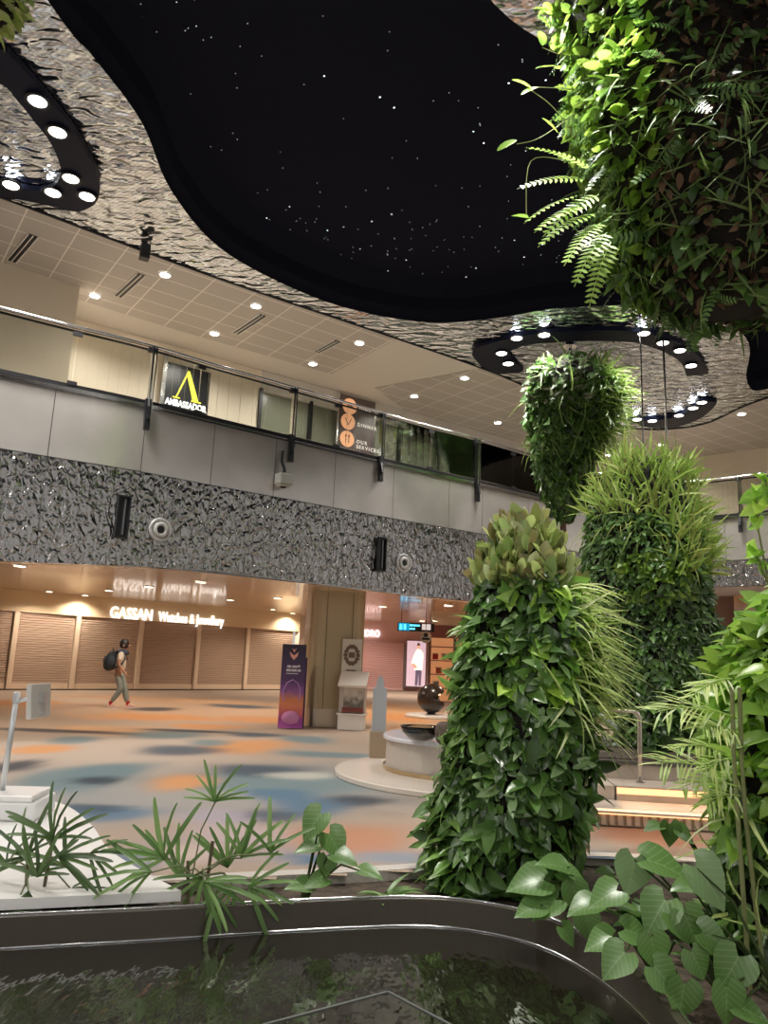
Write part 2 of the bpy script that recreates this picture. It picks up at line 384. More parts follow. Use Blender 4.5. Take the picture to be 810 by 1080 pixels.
# fibre-optic stars
STAR = mat('star_light', (1, 1, 1), emit=(.85, .9, 1), es=3.5); STARB = mat('star_light_bright', (1, 1, 1), emit=(.9, .94, 1), es=9)
mb = MB(); k = 0
vx = np.array([p.x for p in VOID_C]); 
clusters = [(RNG.uniform(-4, 12), RNG.uniform(0, 16)) for _ in range(45)]
while k < 900:
    if k % 2: x, y = RNG.uniform(-5, 13), RNG.uniform(-1, 18)
    else:
        c = clusters[RNG.integers(len(clusters))]; x, y = c[0] + RNG.normal() * .6, c[1] + RNG.normal() * .6
    if not inside(np.array([x]), np.array([y]), VOID_C)[0]: continue
    r = .0055 if RNG.random() < .85 else .009; m = 0 if r < .007 else 1; z = Z_CEIL + .89
    mb.poly([(x + r * cos(a), y + r * sin(a), z) for a in (0, pi / 3, 2 * pi / 3, pi, 4 * pi / 3, 5 * pi / 3)][::-1], m); k += 1
st = mb.build('star_lights', [STAR, STARB], recalc=False); tag(st, 'tiny fibre optic stars scattered over the black ceiling recess', 'star lights', kind='stuff')

PLC = [Vector((p.x, p.y, 0)) for p in TEDGE]
back = [Vector((30, 20, 0)), Vector((30, 48, 0)), Vector((-40, 48, 0)), Vector((-34, 0, 0))]
struct(fill_loops('ceiling_soffit', [PLC + back], Z_CEIL + .01, CEILP, thick=.05))
def tedge_strip(i0, i1, d0, d1):
    def P(i, d):
        t = (TEDGE[min(i + 1, len(TEDGE) - 1)] - TEDGE[max(i - 1, 0)]).normalized(); return TEDGE[i] + Vector((-t.y, t.x, 0)) * d
    return [P(i, d0) for i in range(i0, i1 + 1)] + [P(i, d1) for i in range(i1, i0 - 1, -1)]
def ti(px, py):
    q = atz(px, py, Z_CEIL); return min(range(len(TEDGE)), key=lambda k: (TEDGE[k] - Vector((q.x, q.y, 0))).length)
struct(fill_loops('ceiling_tiles', [tedge_strip(2, ti(425, 360), .03, 3.0)], Z_CEIL - .005, TILE, thick=.01))
iB = ti(505, 388)
struct(fill_loops('ceiling_tiles_far', [tedge_strip(iB, iB + 6, .03, 3.0) if False else [TEDGE[i] + Vector((-.02, .03, 0)) for i in range(iB, len(TEDGE) - 8)] + [Vector((16.5, 16, 0)), Vector((15, 26, 0)), Vector((4, 29, 0)), Vector((-.4, 20.2, 0))]], Z_CEIL - .005, TILE, thick=.01))
# steel trim between mirror and tiles
mb = MB()
for i in range(len(TEDGE) - 1): mb.bar((TEDGE[i].x, TEDGE[i].y, Z_CEIL - .01), (TEDGE[i + 1].x, TEDGE[i + 1].y, Z_CEIL - .01), .03, .04)
struct(mb.build('trim_1', DARKMETAL))

# --- balcony front: hammered band below, brushed panels above
def zbot(i):
    if i > I_TURN + 4: return 3.9
    x = EDGE[i].x; return float(np.interp(x, [-7, -6.2, -4.5, -3.2, 0, 3], [2.78, 2.80, 2.92, 3.02, 2.98, 2.95]))
ZH, ZB, ZR = 4.62, 5.86, 6.98
def strip(name, zlo, zhi, m, o0=0, o1=0, i0=0, i1=None, joints=(), gap=.012, sub=1):
    mb = MB(); i1 = i1 or len(EDGE) - 1
    for i in range(i0, i1):
        a, c = EDGE[i], EDGE[i + 1]; na, nc = edge_frame(i)[2], edge_frame(i + 1)[2]
        ta = edge_frame(i)[1]
        g = ta * gap if i in joints else ta * 0
        A0, C0 = a + na * o0 + g, c + nc * o0; A1, C1 = a + na * o1 + g, c + nc * o1
        mb.quad((A0.x, A0.y, zlo(i)), (C0.x, C0.y, zlo(i + 1)), (C1.x, C1.y, zhi(i + 1)), (A1.x, A1.y, zhi(i)))
    o = mb.build(name, m, smooth=False, recalc=False); return struct(o)
jn = sorted({edge_at(px, py, 5.3) for px, py in ((-60, 400), (54, 440), (141, 465), (222, 478), (290, 492), (356, 503), (412, 515), (465, 528), (510, 535), (560, 545))} | {I_TURN + 8, I_TURN + 16, I_TURN + 24, 4, 9})
# resample edge joints need single segments, so panels start after the joint
strip('wall_balcony_backing', lambda i: zbot(i) + .02, lambda i: ZB - .05, BLACK, -.03, -.03)
strip('wall_balcony_brushed', lambda i: ZH + .01, lambda i: ZB, STEEL, 0, .0, joints=jn)
strip('wall_balcony_hammered', zbot, lambda i: ZH - .01, HAMMER, .02, .03, joints=jn, gap=.006)
strip('trim_2', lambda i: zbot(i) - .02, lambda i: zbot(i), PLASTER, .03, -.3)
strip('trim_3', lambda i: ZB, lambda i: ZB + .001, DARKMETAL, .04, -.12)
strip('trim_4', lambda i: ZB - .06, lambda i: ZB, CHROME, .04, .04)

# --- concourse ceiling (rises slightly away from the balcony) and upper floor slab
P0, D0 = Vector((-6.45, 11.75, 0)), Vector((cos(FANG), sin(FANG), 0)); N0 = Vector((-D0.y, D0.x, 0))
def zlow(p): return 2.97 + .03 * max(0, (Vector((p[0], p[1], 0)) - P0).dot(N0))
LC = [EDGE[i] - edge_frame(i)[2] * .02 for i in range(I_TURN + 5)] + [Vector((9, 48, 0)), Vector((-40, 48, 0)), Vector((-30, -3, 0))]
lc = fill_loops('ceiling_concourse', [LC], 0, LOWCEIL); struct(lc)
for v in lc.data.vertices: v.co.z = 2.97 + .03 * (Vector((v.co.x, v.co.y, 0)) - P0).dot(N0)
RC = [EDGE[i] - edge_frame(i)[2] * .02 for i in range(I_TURN + 4, len(EDGE))] + [Vector((30, 20, 0)), Vector((30, 48, 0)), Vector((8.9, 48, 0))]
struct(fill_loops('ceiling_concourse_right', [RC], 3.92, CEILP, thick=.05))
FL = [EDGE[i] - edge_frame(i)[2] * .05 for i in range(len(EDGE))] + [Vector((30, 20, 0)), Vector((30, 48, 0)), Vector((-40, 48, 0)), Vector((-30, -3, 0))]
struct(fill_loops('floor_upper', [FL], ZB - .1, mat('upper_floor', (.30, .24, .18), .3), thick=.08))

# --- upper level walls
def wall_between(name, a, c, z0, z1, m, th=.15):
    mb = MB(); a = Vector(a); c = Vector(c); d = (c - a).normalized(); nn = Vector((d.y, -d.x, 0)) * -th
    mb.prism([a, c, c + nn, a + nn], z0, z1); return struct(mb.build(name, m))
cz = at = atz(84, 302, Z_CEIL)
blk = Vector((cz.x, cz.y, 0))
blk0 = blk - D0 * 9
mb = MB(); mb.prism([blk0, blk, blk + N0 * 3.0, blk0 + N0 * 3.0], ZB - .1, Z_CEIL); struct(mb.build('wall_upper_block', PLASTER))
W0 = atz(84, 337, Z_CEIL); W0.z = 0
def upper_wall(px, py): return at_wall(px, py, W0, -N0)
w_end = upper_wall(273, 440); w_end.z = 0
wall_between('wall_upper_cream', W0 - D0 * 4, w_end, ZB - .1, Z_CEIL, PLASTER2)
far = W0 + D0 * 26
wall_between('wall_upper_glazed', w_end + N0 * .1, far, ZB - .1, Z_CEIL - .5, DARKGLASS)
wall_between('wall_upper_bulkhead', w_end - N0 * .02, far - N0 * .02, Z_CEIL - .55, Z_CEIL, CEILP)
mb = MB(); 
for k in range(13):
    q = w_end + D0 * (k * 1.55); mb.box((q.x, q.y, (ZB + Z_CEIL - .5) / 2), (.09, .12, Z_CEIL - .5 - ZB), FANG)
struct(mb.build('trim_5', DARKMETAL))
# right wing upper wall
RW0, RW1 = Vector((9, 27.5, 0)), Vector((22, 16.5, 0))
wall_between('wall_upper_right', RW0, RW1, ZB - .1, Z_CEIL, PLASTER)

# --- concourse back walls
SW0 = Vector((-12.88, 26.73, 0)); SD = (Vector((-3.85, 36.2, 0)) - SW0).normalized(); SN = Vector((SD.y, -SD.x, 0))
def at_shut(px, py): return at_wall(px, py, SW0, SN)
HZ = 2.70
BAND = mat('cream_sign_band', (.80, .64, .42), .45)
e_l = SW0 - SD * 9; e_r = at_shut(314, 700); e_r.z = 0
wall_between('wall_shop_band', e_l, e_r, HZ, 3.6, BAND, .25)
wall_between('wall_shop_back', e_l - SN * .6, e_r - SN * .6, 0, 3.6, PLASTER, .1)
wall_between('wall_shop_side', e_r, e_r + Vector((.3, 8, 0)), 0, 3.7, PLASTER, .2)
PINK = mat('pink_panel', (.86, .56, .54), .5)
PY = 41.0
xl, xr = aty(372, 700, PY).x, aty(452, 700, PY).x
wall_between('wall_pink_shop', (xl - 3, PY + .4, 0), (xr + .1, PY + .4, 0), 0, 3.9, PINK)
wall_between('wall_back_far', (xr + .1, PY + .2, 0), (26, 34, 0), 0, 3.95, PLASTER)
wall_between('wall_right_lower', (8.4, 25.5, 0), (26, 14, 0), 0, 5.0, mat('brown_panel', (.22, .12, .08), .45))
#LIGHTS_BEGIN
# ================================================================== LAMPS
def plan(px, py, z): q = atz(px, py, z); return Vector((q.x, q.y, 0))
RINGS = {
 'left': ([plan(x, y, Z_CEIL) for x, y in [(0, 42), (12, 51), (35, 76), (58, 103.5), (78, 129), (93, 156), (103, 175.5), (106, 195), (101, 208.5), (87, 216), (74, 216), (58, 212), (29, 205.6), (0, 201)]],
          [plan(x, y, Z_CEIL) for x, y in [(0, 187), (19, 192), (43, 195), (58, 190), (65, 175.5), (62, 160), (52.5, 140.5), (39, 123), (19, 98), (0, 80)]],
          [(40, 104), (61, 137), (75, 186), (12, 193), (56, 201), (92, 205)], 'black kidney shaped lamp ring in the ceiling at the upper left'),
 'mid': ([plan(x, y, Z_CEIL) for x, y in [(498, 370), (500, 364), (509, 360), (535, 353), (564, 347.5), (606, 344), (650, 343.5), (671, 346), (701, 351), (724, 361), (739, 374), (747, 390)]],
         [plan(x, y, Z_CEIL) for x, y in [(724, 392.5), (718, 378), (703, 368), (686, 361), (669, 356.5), (640, 355), (606, 355), (564, 358), (545, 362.5), (537, 368), (539, 375), (552, 387), (526, 389.5), (515, 386), (504, 378)]],
         [(545, 355), (574, 351.5), (529, 371), (536, 382), (679, 350), (699, 360), (717, 368), (729, 384)], 'long black crescent lamp ring above the hanging plant column'),
 'low': ([plan(x, y, Z_CEIL) for x, y in [(661, 439), (678, 446), (703, 448.5), (724, 443.5), (741, 436), (753, 425), (756, 420)]],
         [plan(x, y, Z_CEIL) for x, y in [(745, 419), (737, 419), (733, 425.5), (720, 433), (703, 438), (682, 440)]],
         [(740, 423), (731, 429), (716, 436.8), (688, 442.5), (672, 441)], 'short black crescent lamp ring furthest from the star ceiling'),
}
def lamp_disc(r, name, parent, loc, m, z=0, ring=None, n=20):
    mb = MB(); mb.lathe((loc[0], loc[1], loc[2] - .012), [(r, 0), (r, .02)], n)
    return mb.build(name, m, parent)
for key, (outer, inner, lamps, lab) in RINGS.items():
    if key == 'left':   # closes outside the frame
        a = outer[0]; c = inner[-1]
        ext_o = [outer[-1] + Vector((-1.6, -.3, 0)), outer[-1] + Vector((-2.6, -1.6, 0)), outer[-1] + Vector((-2.2, -3.2, 0)), outer[0] + Vector((-.7, -.5, 0))]
        ext_i = [inner[-1] + Vector((-.6, -.15, 0)), inner[-1] + Vector((-1.2, .5, 0)), inner[0] + Vector((-1.5, -.8, 0)), inner[0] + Vector((-.8, -.1, 0))]
        O = spline(outer + ext_o, 4, closed=True); I_ = spline(inner + ext_i, 4, closed=True); loops = [O, I_]
        ctr = sum(O, Vector()) / len(O)
    else:
        loops = [spline(outer, 4) + spline(inner, 4)]; ctr = sum(loops[0], Vector()) / len(loops[0])
    root = empty('lamp_ring', (ctr.x, ctr.y, Z_CEIL - .015), 0, lab, 'ceiling light', None)
    body = fill_loops('ring_body', [[p - ctr for p in lp] for lp in loops], -.10, RINGB, thick=.10, parent=root)
    for (x, y) in lamps:
        q = atz(x, y, Z_CEIL - .1); l = q - Vector((ctr.x, ctr.y, Z_CEIL))
        h = MB().lathe((l.x, l.y, -.135), [(.15, .04), (.17, 0), (.125, 0), (.12, .02)], 20, caps=False).build('lamp_bezel', DARKMETAL, root)
        lamp_disc(.12, 'lamp_lens', root, (l.x, l.y, -.118), LAMP)
        spot('ring_spot', (l.x, l.y, -.16), RING_W, (1, .97, .93), root, size=2.3, r=.12, blend=.8)
def downlight(px, py, z, r, m, label, group, watts, col, size=2.6):
    q = atz(px, py, z - .01)
    root = empty('downlight', (q.x, q.y, z), 0, label, 'downlight', group)
    MB().lathe((0, 0, -.02), [(r * 1.3, .02), (r * 1.3, .004), (r * 1.02, 0), (r * 1.0, .012)], 20, caps=False).build('trim_ring', WHITE, root)
    lamp_disc(r, 'lens', root, (0, 0, -.004), m)
    if watts: spot('downlight_spot', (0, 0, -.05), watts, col, root, size=size, r=r)
    return root
for k, (px, py) in enumerate([(174, 290), (270, 323), (379, 362), (226, 352), (330, 384), (100, 312), (490, 399), (437, 418), (525, 446), (782, 437), (697, 469), (641, 480), (756, 488)]):
    downlight(px, py, Z_CEIL - .01, .10, LAMP, 'round white ceiling downlight ' + ['right of the small black speaker', 'third along the tiled strip, above a slot diffuser', 'last one on the tiled strip near the star recess',
        'between two slot diffusers, nearer the black square sign', 'near the end slot diffuser, above the glazed doors', 'nearest the cream wall block', 'closest to the left tip of the long lamp crescent', 'in the plain soffit between the two tiled areas',
        'above the railing just left of the hanging planter', 'nearest the right edge, beside the recess edge', 'between the rods above the tallest column', 'just right of the far hanging planter', 'over the far right wing railing'][k], 'downlights above the balcony', UPPER_W, (1, .93, .84))
for k, (px, py) in enumerate([(743, 509), (752, 512), (780, 522), (788, 524), (797, 502), (352, 417), (371, 421)]):
    downlight(px, py, Z_CEIL - .01, .08, LAMP, 'tiny downlight deep in the upper floor ceiling, ' + ['far right wing, first of the upper pair', 'far right wing, second of the upper pair', 'far right wing, first of the lower pair', 'far right wing, second of the lower pair', 'nearest the right edge above the railing', 'above the left side of the bronze board', 'above the right side of the bronze board'][k], 'downlights deep in the upper floor', 0, (1, 1, 1))
for k, (px, py) in enumerate([(21, 597), (52, 624), (90, 628), (84, 632), (115, 623), (157, 619), (212, 614), (243, 633), (249, 643), (265, 646), (288, 643), (293, 631), (357, 628), (473, 639), (309, 647), (459, 655), (404, 640), (1, 622)]):
    z = 3.0
    for _ in range(6):
        q = atz(px, py, z); z = 2.97 + .03 * (Vector((q.x, q.y, 0)) - P0).dot(N0)
    downlight(px, py, z - .01, .11, LAMPW, 'warm concourse ceiling downlight ' + ['nearest the camera at the left', 'above the second shutter from the left edge', 'above the left guide of the third shutter', 'just left of and below its twin, near the shutters', 'above the walking person', 'just left of the shop name reflection',
        'large, above the shop name', 'right of the shop name, first of a close pair', 'right of the shop name, second of a close pair', 'deep above the last shutter but one', 'small, left of the beige pillar near the shutters', 'left of the beige pillar, nearer the balcony', 'in front of the beige pillar',
        'nearest the leafy central column', 'beside the top left corner of the pillar', 'just right of the blue overhead sign', 'over the pink shop letters', 'cut by the left edge of the frame'][k], 'downlights of the concourse ceiling', LOWER_W, (1, .87, .72))
# fill lamps added to brighten the mirrored ceiling, floor and plants, mostly behind the camera
for k, (x, y) in enumerate([(-7, 3), (-9.5, 6.5), (-6, -3), (0, -5), (6, -4), (14.8, 3), (15, 9), (12.8, 13.6), (-6.2, 8.4), (-12, 0), (-9, -7), (3, -9), (10, -8)]):
    root = empty('downlight', (x, y, Z_CEIL - .01), 0, 'added fill downlight in the mirrored hall ceiling, ' + ['near the cream wall block', 'further along the balcony at the left', 'behind at the left', 'straight behind the pond', 'behind at the right', 'right of the recess, nearest the pond', 'right of the recess, halfway', 'right of the recess, by the far wing', 'between the left lamp ring and the pond', 'far left beside the balcony', 'far behind at the left', 'far behind in the middle', 'far behind at the right'][k], 'downlight', 'added fill downlights over the hall')
    MB().lathe((0, 0, -.02), [(.2, .02), (.2, .004), (.16, 0), (.15, .012)], 16, caps=False).build('trim_ring', DARKMETAL, root)
    lamp_disc(.15, 'lens', root, (0, 0, -.004), LAMP)
    spot('downlight_spot', (0, 0, -.05), HALL_W, (1, .95, .9), root, size=2.7, r=.15)
isl = MB().lathe((2.9, 5.6, Z_CEIL - .03), [(2.62, 0), (2.62, .06), (2.5, .93)], 64).build('ceiling_island', MIRROR); struct(isl)
def aimed(x, y, z, tgt, w, lab):
    root = empty('spotlight', (x, y, z), 0, lab, 'spotlight')
    d = (Vector(tgt) - Vector((x, y, z))).normalized()
    MB().tube([(0, 0, 0), (0, 0, -.12)], .02, 8).build('stem', BLACK, root)
    MB().tube([Vector((0, 0, -.12)) - d * .10, Vector((0, 0, -.12)) + d * .12], .085, 16).build('spot_body', BLACK, root)
    MB().tube([Vector((0, 0, -.12)) + d * .115, Vector((0, 0, -.12)) + d * .125], .075, 16).build('lens', LAMP, root)
    spot('aimed_spot', tuple(Vector((0, 0, -.12)) + d * .15), w, (1, .97, .90), root, size=1.1, r=.08).rotation_euler = d.to_track_quat('-Z', 'Y').to_euler()
aimed(.95, 6.9, Z_CEIL - .03, (1.8, 6.4, 6.2), 520, 'black spotlight under the mirrored island aimed at the near hanging planter')
aimed(1.1, 5.6, Z_CEIL - .03, (2.6, 4.3, 1.5), 800, 'black spotlight under the mirrored island aimed at the right column')
aimed(1.35, 5.2, Z_CEIL - .03, (.9, 5.6, 1.6), 1100, 'black spotlight under the mirrored island aimed at the central column')
aimed(2.4, 8.05, Z_CEIL - .03, (4.0, 10.8, 3.6), 900, 'black spotlight under the mirrored island aimed at the tallest column')
aimed(4.0, 7.7, Z_CEIL - .03, (4.1, 10.8, 2.6), 700, 'black spotlight at the back of the mirrored island')
for k, (x, y) in enumerate(((-2, 33), (2, 36), (-1, 38.5), (6, 30), (4, 25))):  # out-of-view downlights added to brighten the pink shop and its surroundings
    z = 2.97 + .03 * (Vector((x, y, 0)) - P0).dot(N0); root = empty('downlight', (x, y, z - .01), 0, 'added warm downlight deep in the concourse ' + ['behind the pillar', 'in front of the fashion poster', 'right at the pink shutter', 'over the right half of the warm shop', 'hidden above the central column top'][k], 'downlight', 'added downlights near the pink shop')
    MB().lathe((0, 0, -.02), [(.14, .02), (.14, .004), (.11, 0), (.11, .012)], 16, caps=False).build('trim_ring', WHITE, root)
    lamp_disc(.11, 'lens', root, (0, 0, -.004), LAMPW); spot('downlight_spot', (0, 0, -.05), 330, (1, .88, .78), root, size=2.7, r=.11)
#LIGHTS_END

# ================================================================== GLASS BALUSTRADES
def balustrade(i0, i1, name, label, post_every=None, posts=None, light_rail=False):
    root = empty(name, tuple(EDGE[(i0 + i1) // 2] + Vector((0, 0, ZB))), 0, label, 'railing')
    o = EDGE[(i0 + i1) // 2] + Vector((0, 0, ZB))
    def L(v, z): return (v.x - o.x, v.y - o.y, z - o.z)
    mb = MB(); mb.tube([L(off(i, .02), ZR) for i in range(i0, i1 + 1)], .035, 8); mb.build('handrail', CHROME, root, smooth=True)
    mb = MB(); mb.tube([L(off(i, -.03), ZR - .06) for i in range(i0, i1 + 1)], .022, 6); mb.build('rail_channel', DARKMETAL, root)
    mb = MB()
    for i in range(i0, i1): mb.bar(L(off(i, .0), ZB + .05), L(off(i + 1, .0), ZB + .05), .05, .07)
    mb.build('bottom_channel', DARKMETAL, root)
    mb = MB()
    for i in range(i0, i1): mb.bar(L(off(i, .035), ZB + .0), L(off(i + 1, .035), ZB + .0), .03, .025)
    mb.build('bottom_strip', CHROME, root)
    ps = sorted(posts)
    cuts = [i0] + ps + [i1]
    for a, c in zip(cuts, cuts[1:]):
        mid = [a + (c - a) * k // 2 for k in range(3)] if c - a > 5 else [a, c]
        for u, v in zip(mid, mid[1:]):
            if v <= u: continue
            mb = MB()
            for i in range(u, v):
                p, q = off(i, 0), off(i + 1, 0)
                if i == u: p = p + (q - p) * .03
                if i == v - 1: q = q - (q - p) * .03
                mb.bar(L(p, (ZB + ZR) / 2 + .02), L(q, (ZB + ZR) / 2 + .02), .012, ZR - ZB - .16)
            mb.build('glass_panel', GLASS, root)
            if v not in ps and v != i1:
                t = edge_frame(v)[1]; b = MB()
                for z in (ZB + .10, ZR - .12): MB().box(L(off(v, .01), z), (.16, .05, .07), math.atan2(t.y, t.x)).build('clamp', BLACK, root)
    for i in ps:
        p, t, n_ = edge_frame(i); rz = math.atan2(t.y, t.x)
        MB().box(L(p + n_ * .05, (ZB + ZR) / 2 - .1), (.035, .10, ZR - ZB + .15), rz).box(L(p + n_ * .05 + t * .06, (ZB + ZR) / 2 - .1), (.02, .10, ZR - ZB + .15), rz).build('post', CHROME, root)
        MB().box(L(p + n_ * .02, ZR - .08), (.16, .08, .08), rz).build('clamp', BLACK, root)
        b = MB(); b.bar(L(p + n_ * .05, ZB + .10), L(p + n_ * .09, ZB - .48), .10, .07, upv=tuple(n_)); b.bar(L(p + n_ * .08, ZB - .05), L(p + n_ * .14, ZB - .30), .05, .05, upv=tuple(n_))
        b.build('bracket', BLACK, root)
    return root
balustrade(2, I_TURN + 2, 'glass_balustrade', 'long glass balcony railing with chrome handrail above the brushed steel panels on the left',
           posts=[edge_at(-130, 400, 5.9), edge_at(149, 430, 5.9), edge_at(296, 465, 5.9), edge_at(414, 482, 5.9), edge_at(511, 505, 5.9), edge_at(590, 525, 5.9)])
balustrade(I_TURN + 2, len(EDGE) - 2, 'glass_balustrade', 'glass balcony railing on the far right wing behind the plant columns',
           posts=[edge_at(700, 545, 5.9), edge_at(779, 540, 5.9)])

# ---- fittings on the balcony front
def on_front(px, py, z):
    i = edge_at(px, py, z); p, t, n_ = edge_frame(i); q = at_wall(px, py, p, -n_); return q, t, n_
for (px, py), lab in (((127, 546), 'black slot light on the hammered band, beside the round nozzle above the shop name'), ((399, 585), 'black slot light on the hammered band nearest the leafy plant column')):
    q, t, n_ = on_front(px, py, 3.9); rz = math.atan2(t.y, t.x)
    root = empty('slot_light', tuple(q + n_ * .09), rz, lab, 'wall light', 'slot lights on the balcony front')
    R_ = Matrix.Rotation(radians(0), 3, 'Y')
    mb = MB()
    for x in (-.10, .10): mb.box((x, -.03, 0), (.025, .07, .74))
    for z in (-.36, .36): mb.box((0, -.03, z), (.22, .07, .025))
    mb.build('housing', BLACK, root)
    MB().box((0, -.005, 0), (.18, .02, .70)).build('recess', DARKMETAL, root)
    MB().box((.02, -.03, 0), (.03, .02, .62)).build('diffuser', mat('grey_diffuser', (.12, .12, .13), .3), root)
for (px, py), lab in (((168, 559), 'round white air nozzle on the hammered band above the shop name'), ((424.5, 594), 'round white air nozzle on the hammered band above the pink shop')):
    q, t, n_ = on_front(px, py, 3.7); root = empty('air_nozzle', tuple(q + n_ * .03), math.atan2(t.y, t.x), lab, 'air vent', 'air nozzles')
    def rev(prof, m, nm):
        mb = MB(); mb.lathe((0, 0, 0), prof, 24, caps=True); mb.v = [(x, -z, y) for x, y, z in mb.v]; return mb.build(nm, m, root, smooth=False)
    rev([(.215, 0), (.215, .03), (.20, .045), (.165, .045), (.15, .02)], mat('nozzle_grey', (.42, .41, .40), .4), 'flange')
    rev([(.14, .0), (.14, .05), (.11, .07), (.085, .07), (.07, .03)], mat('nozzle_pale', (.50, .49, .47), .4), 'nozzle_ring')
    rev([(.07, .0), (.07, .035)], BLACK, 'throat')
# grey dome camera hanging from the second bracket
q, t, n_ = on_front(295, 508, 5.0); q = q + n_ * .16
root = empty('security_camera', tuple(q), math.atan2(t.y, t.x), 'grey boxy camera housing hanging on a black arm below the railing', 'camera')
MB().box((0, 0, .02), (.30, .26, .22)).box((0, 0, -.11), (.24, .2, .05)).build('housing', mat('camera_grey', (.40, .40, .36), .35), root, bevel=.05)
MB().lathe((0, 0, -.16), [(.03, 0), (.07, .02), (.08, .05)], 16).build('lens_dome', BLACK, root)
MB().tube([(0, 0, .12), (0, 0, .24), (-.04, .06, .40), (-.02, .09, .62)], .035, 8).build('arm', BLACK, root)
# ceiling speaker, linear diffusers
q = atz(154, 256, Z_CEIL)
root = empty('ceiling_speaker', (q.x, q.y, Z_CEIL - .02), .5, 'small black box speaker hanging under the edge of the mirrored ceiling', 'speaker')
MB().box((0, 0, -.17), (.17, .17, .30)).build('cabinet', BLACK, root, bevel=.01); MB().box((0, 0, -.01), (.05, .05, .03)).build('mount', DARKMETAL, root)
MB().box((0, -.088, -.17), (.13, .006, .24)).build('grille', DARKMETAL, root)
for (a, c), lab in ((((12, 276), (35, 249)), 'slot diffuser in the tiled ceiling above the cream wall block'), (((124, 313), (149, 290)), 'slot diffuser in the tiled ceiling left of the sign'),
               (((248, 352), (277, 333)), 'slot diffuser in the tiled ceiling between downlights'), (((333, 372), (356, 360)), 'slot diffuser nearest the end of the tiled strip')):
    A, C = atz(*a, Z_CEIL - .03), atz(*c, Z_CEIL - .03); m_ = (A + C) / 2; d = (C - A)
    root = empty('slot_diffuser', tuple(m_), math.atan2(d.y, d.x), lab, 'air vent', 'slot diffusers')
    l_ = d.length
    mb = MB()
    for y in (-.085, 0, .085): mb.box((0, y, .005), (l_, .018, .03))
    mb.build('frame', WHITE, root); MB().box((0, 0, .012), (l_, .15, .012)).build('slot', BLACK, root)

# ---- signs on the upper floor
UR = FANG
def wall_root(name, px, py, outd, label, cat):
    q = upper_wall(px, py) - N0 * outd; return empty(name, tuple(q), UR, label, cat), q
def wl(px, py, q):   # local wall coordinates
    v = upper_wall(px, py) - q; return v.dot(D0), v.z
root, q = wall_root('wall_sign', 195, 412, .06, 'square black sign with a big yellow letter and small white name on the cream wall', 'sign')
x0, z0 = wl(173, 430, q); x1, z1 = wl(218, 412, q)
tl = wl(174, 387, q); br = wl(217, 439, q); w_ = br[0] - tl[0]; h_ = 1.42
zc = (wl(195, 387 + 4, q)[1] + wl(195, 431, q)[1]) / 2; h_ = wl(195, 391, q)[1] - wl(195, 433, q)[1] + .12
MB().box(((tl[0] + br[0]) / 2, 0, zc), (w_, .06, h_)).build('sign_board', mat('sign_charcoal', (.018, .02, .024), .3), root)
cx = (tl[0] + br[0]) / 2
YEL = mat('lit_yellow', (.8, .75, .05), .4, emit=(.85, .80, .08), es=1.1)
k = h_
mb = MB()
def py_(pts): mb.prism([(p[0] * k + cx, p[1] * k) for p in pts], -.01, .01)
def vert(m_): m_.v = [(x, z - .045, y + zc) for x, y, z in m_.v]
py_([(.02, .40), (-.02, .40), (-.245, -.24), (-.215, -.24)]); py_([(-.02, .40), (.02, .40), (.27, -.24), (.14, -.24), (-.03, .30)])
py_([(-.31, -.24), (-.15, -.24), (-.15, -.265), (-.31, -.265)]); py_([(.11, -.24), (.33, -.24), (.33, -.265), (.11, -.265)])
vert(mb); mb.build('letter', YEL, root)
t_ = text_mesh('lettering', 'AMBASSADOR', .2 * k, SIGNW, root, .006, bold=.006); t_.location = (cx, -.045, zc - .44 * k)
wd = t_.dimensions.x; t_.scale.x = .92 * w_ / max(wd, .01)
# bronze sign board with three round emblems
root, q = wall_root('wall_sign', 373, 450, .10, 'dark bronze board with three orange round emblems behind the glass railing', 'sign')
tl = wl(356, 424, q); br = wl(391, 475, q); w_ = br[0] - tl[0]; zt = wl(372, 420, q)[1]; zb = wl(372, 484, q)[1]; cx = (tl[0] + br[0]) / 2
MB().box((cx, 0, (zt + zb) / 2), (w_, .06, zt - zb)).build('sign_board', mat('bronze_board', (.13, .10, .09), .35), root)
MB().box((cx, .0, (zt + zb) / 2), (w_ + .08, .04, zt - zb + .08)).build('frame', CHROME, root)
ORG = mat('orange_emblem', (.75, .38, .20), .4, emit=(.8, .38, .2), es=.8); BRZ = mat('emblem_brown', (.25, .12, .06), .5)
for k_, (ex, ey, wds) in enumerate([(366, 430, 'DINE'), (364, 446, 'DINNER'), (363, 464, 'OUR\nSERVICES')]):
    lx, lz = wl(ex, ey, q)
    mb = MB(); mb.lathe((0, 0, 0), [(.235, 0), (.235, .02)], 24); mb.v = [(x + lx, -z - .04, y + lz) for x, y, z in mb.v]; e = mb.build('emblem', ORG, root)
    mb = MB()
    if k_ == 0: mb.box((lx, -.065, lz), (.2, .01, .03)).box((lx, -.065, lz + .05), (.14, .01, .05))
    elif k_ == 1:
        for a in (-.5, .5): mb.box((lx + a * .1, -.065, lz), (.02, .01, .24), R=Matrix.Rotation(a, 3, 'Y'))
    else:
        for a in (-.05, .05): mb.box((lx + a, -.065, lz), (.02, .01, .24)).box((lx + a, -.065, lz + .09), (.05, .01, .06))
    mb.build('pictogram', BRZ, e)
    t_ = text_mesh('lettering', wds, .15, mat('sign_letters_dim', (1, 1, 1), .5, emit=(1, .9, .8), es=.7), root, .004, align='LEFT', spacing=1.35); t_.location = (lx + .33, -.035, lz - .05)
q_ = upper_wall(170, 410)
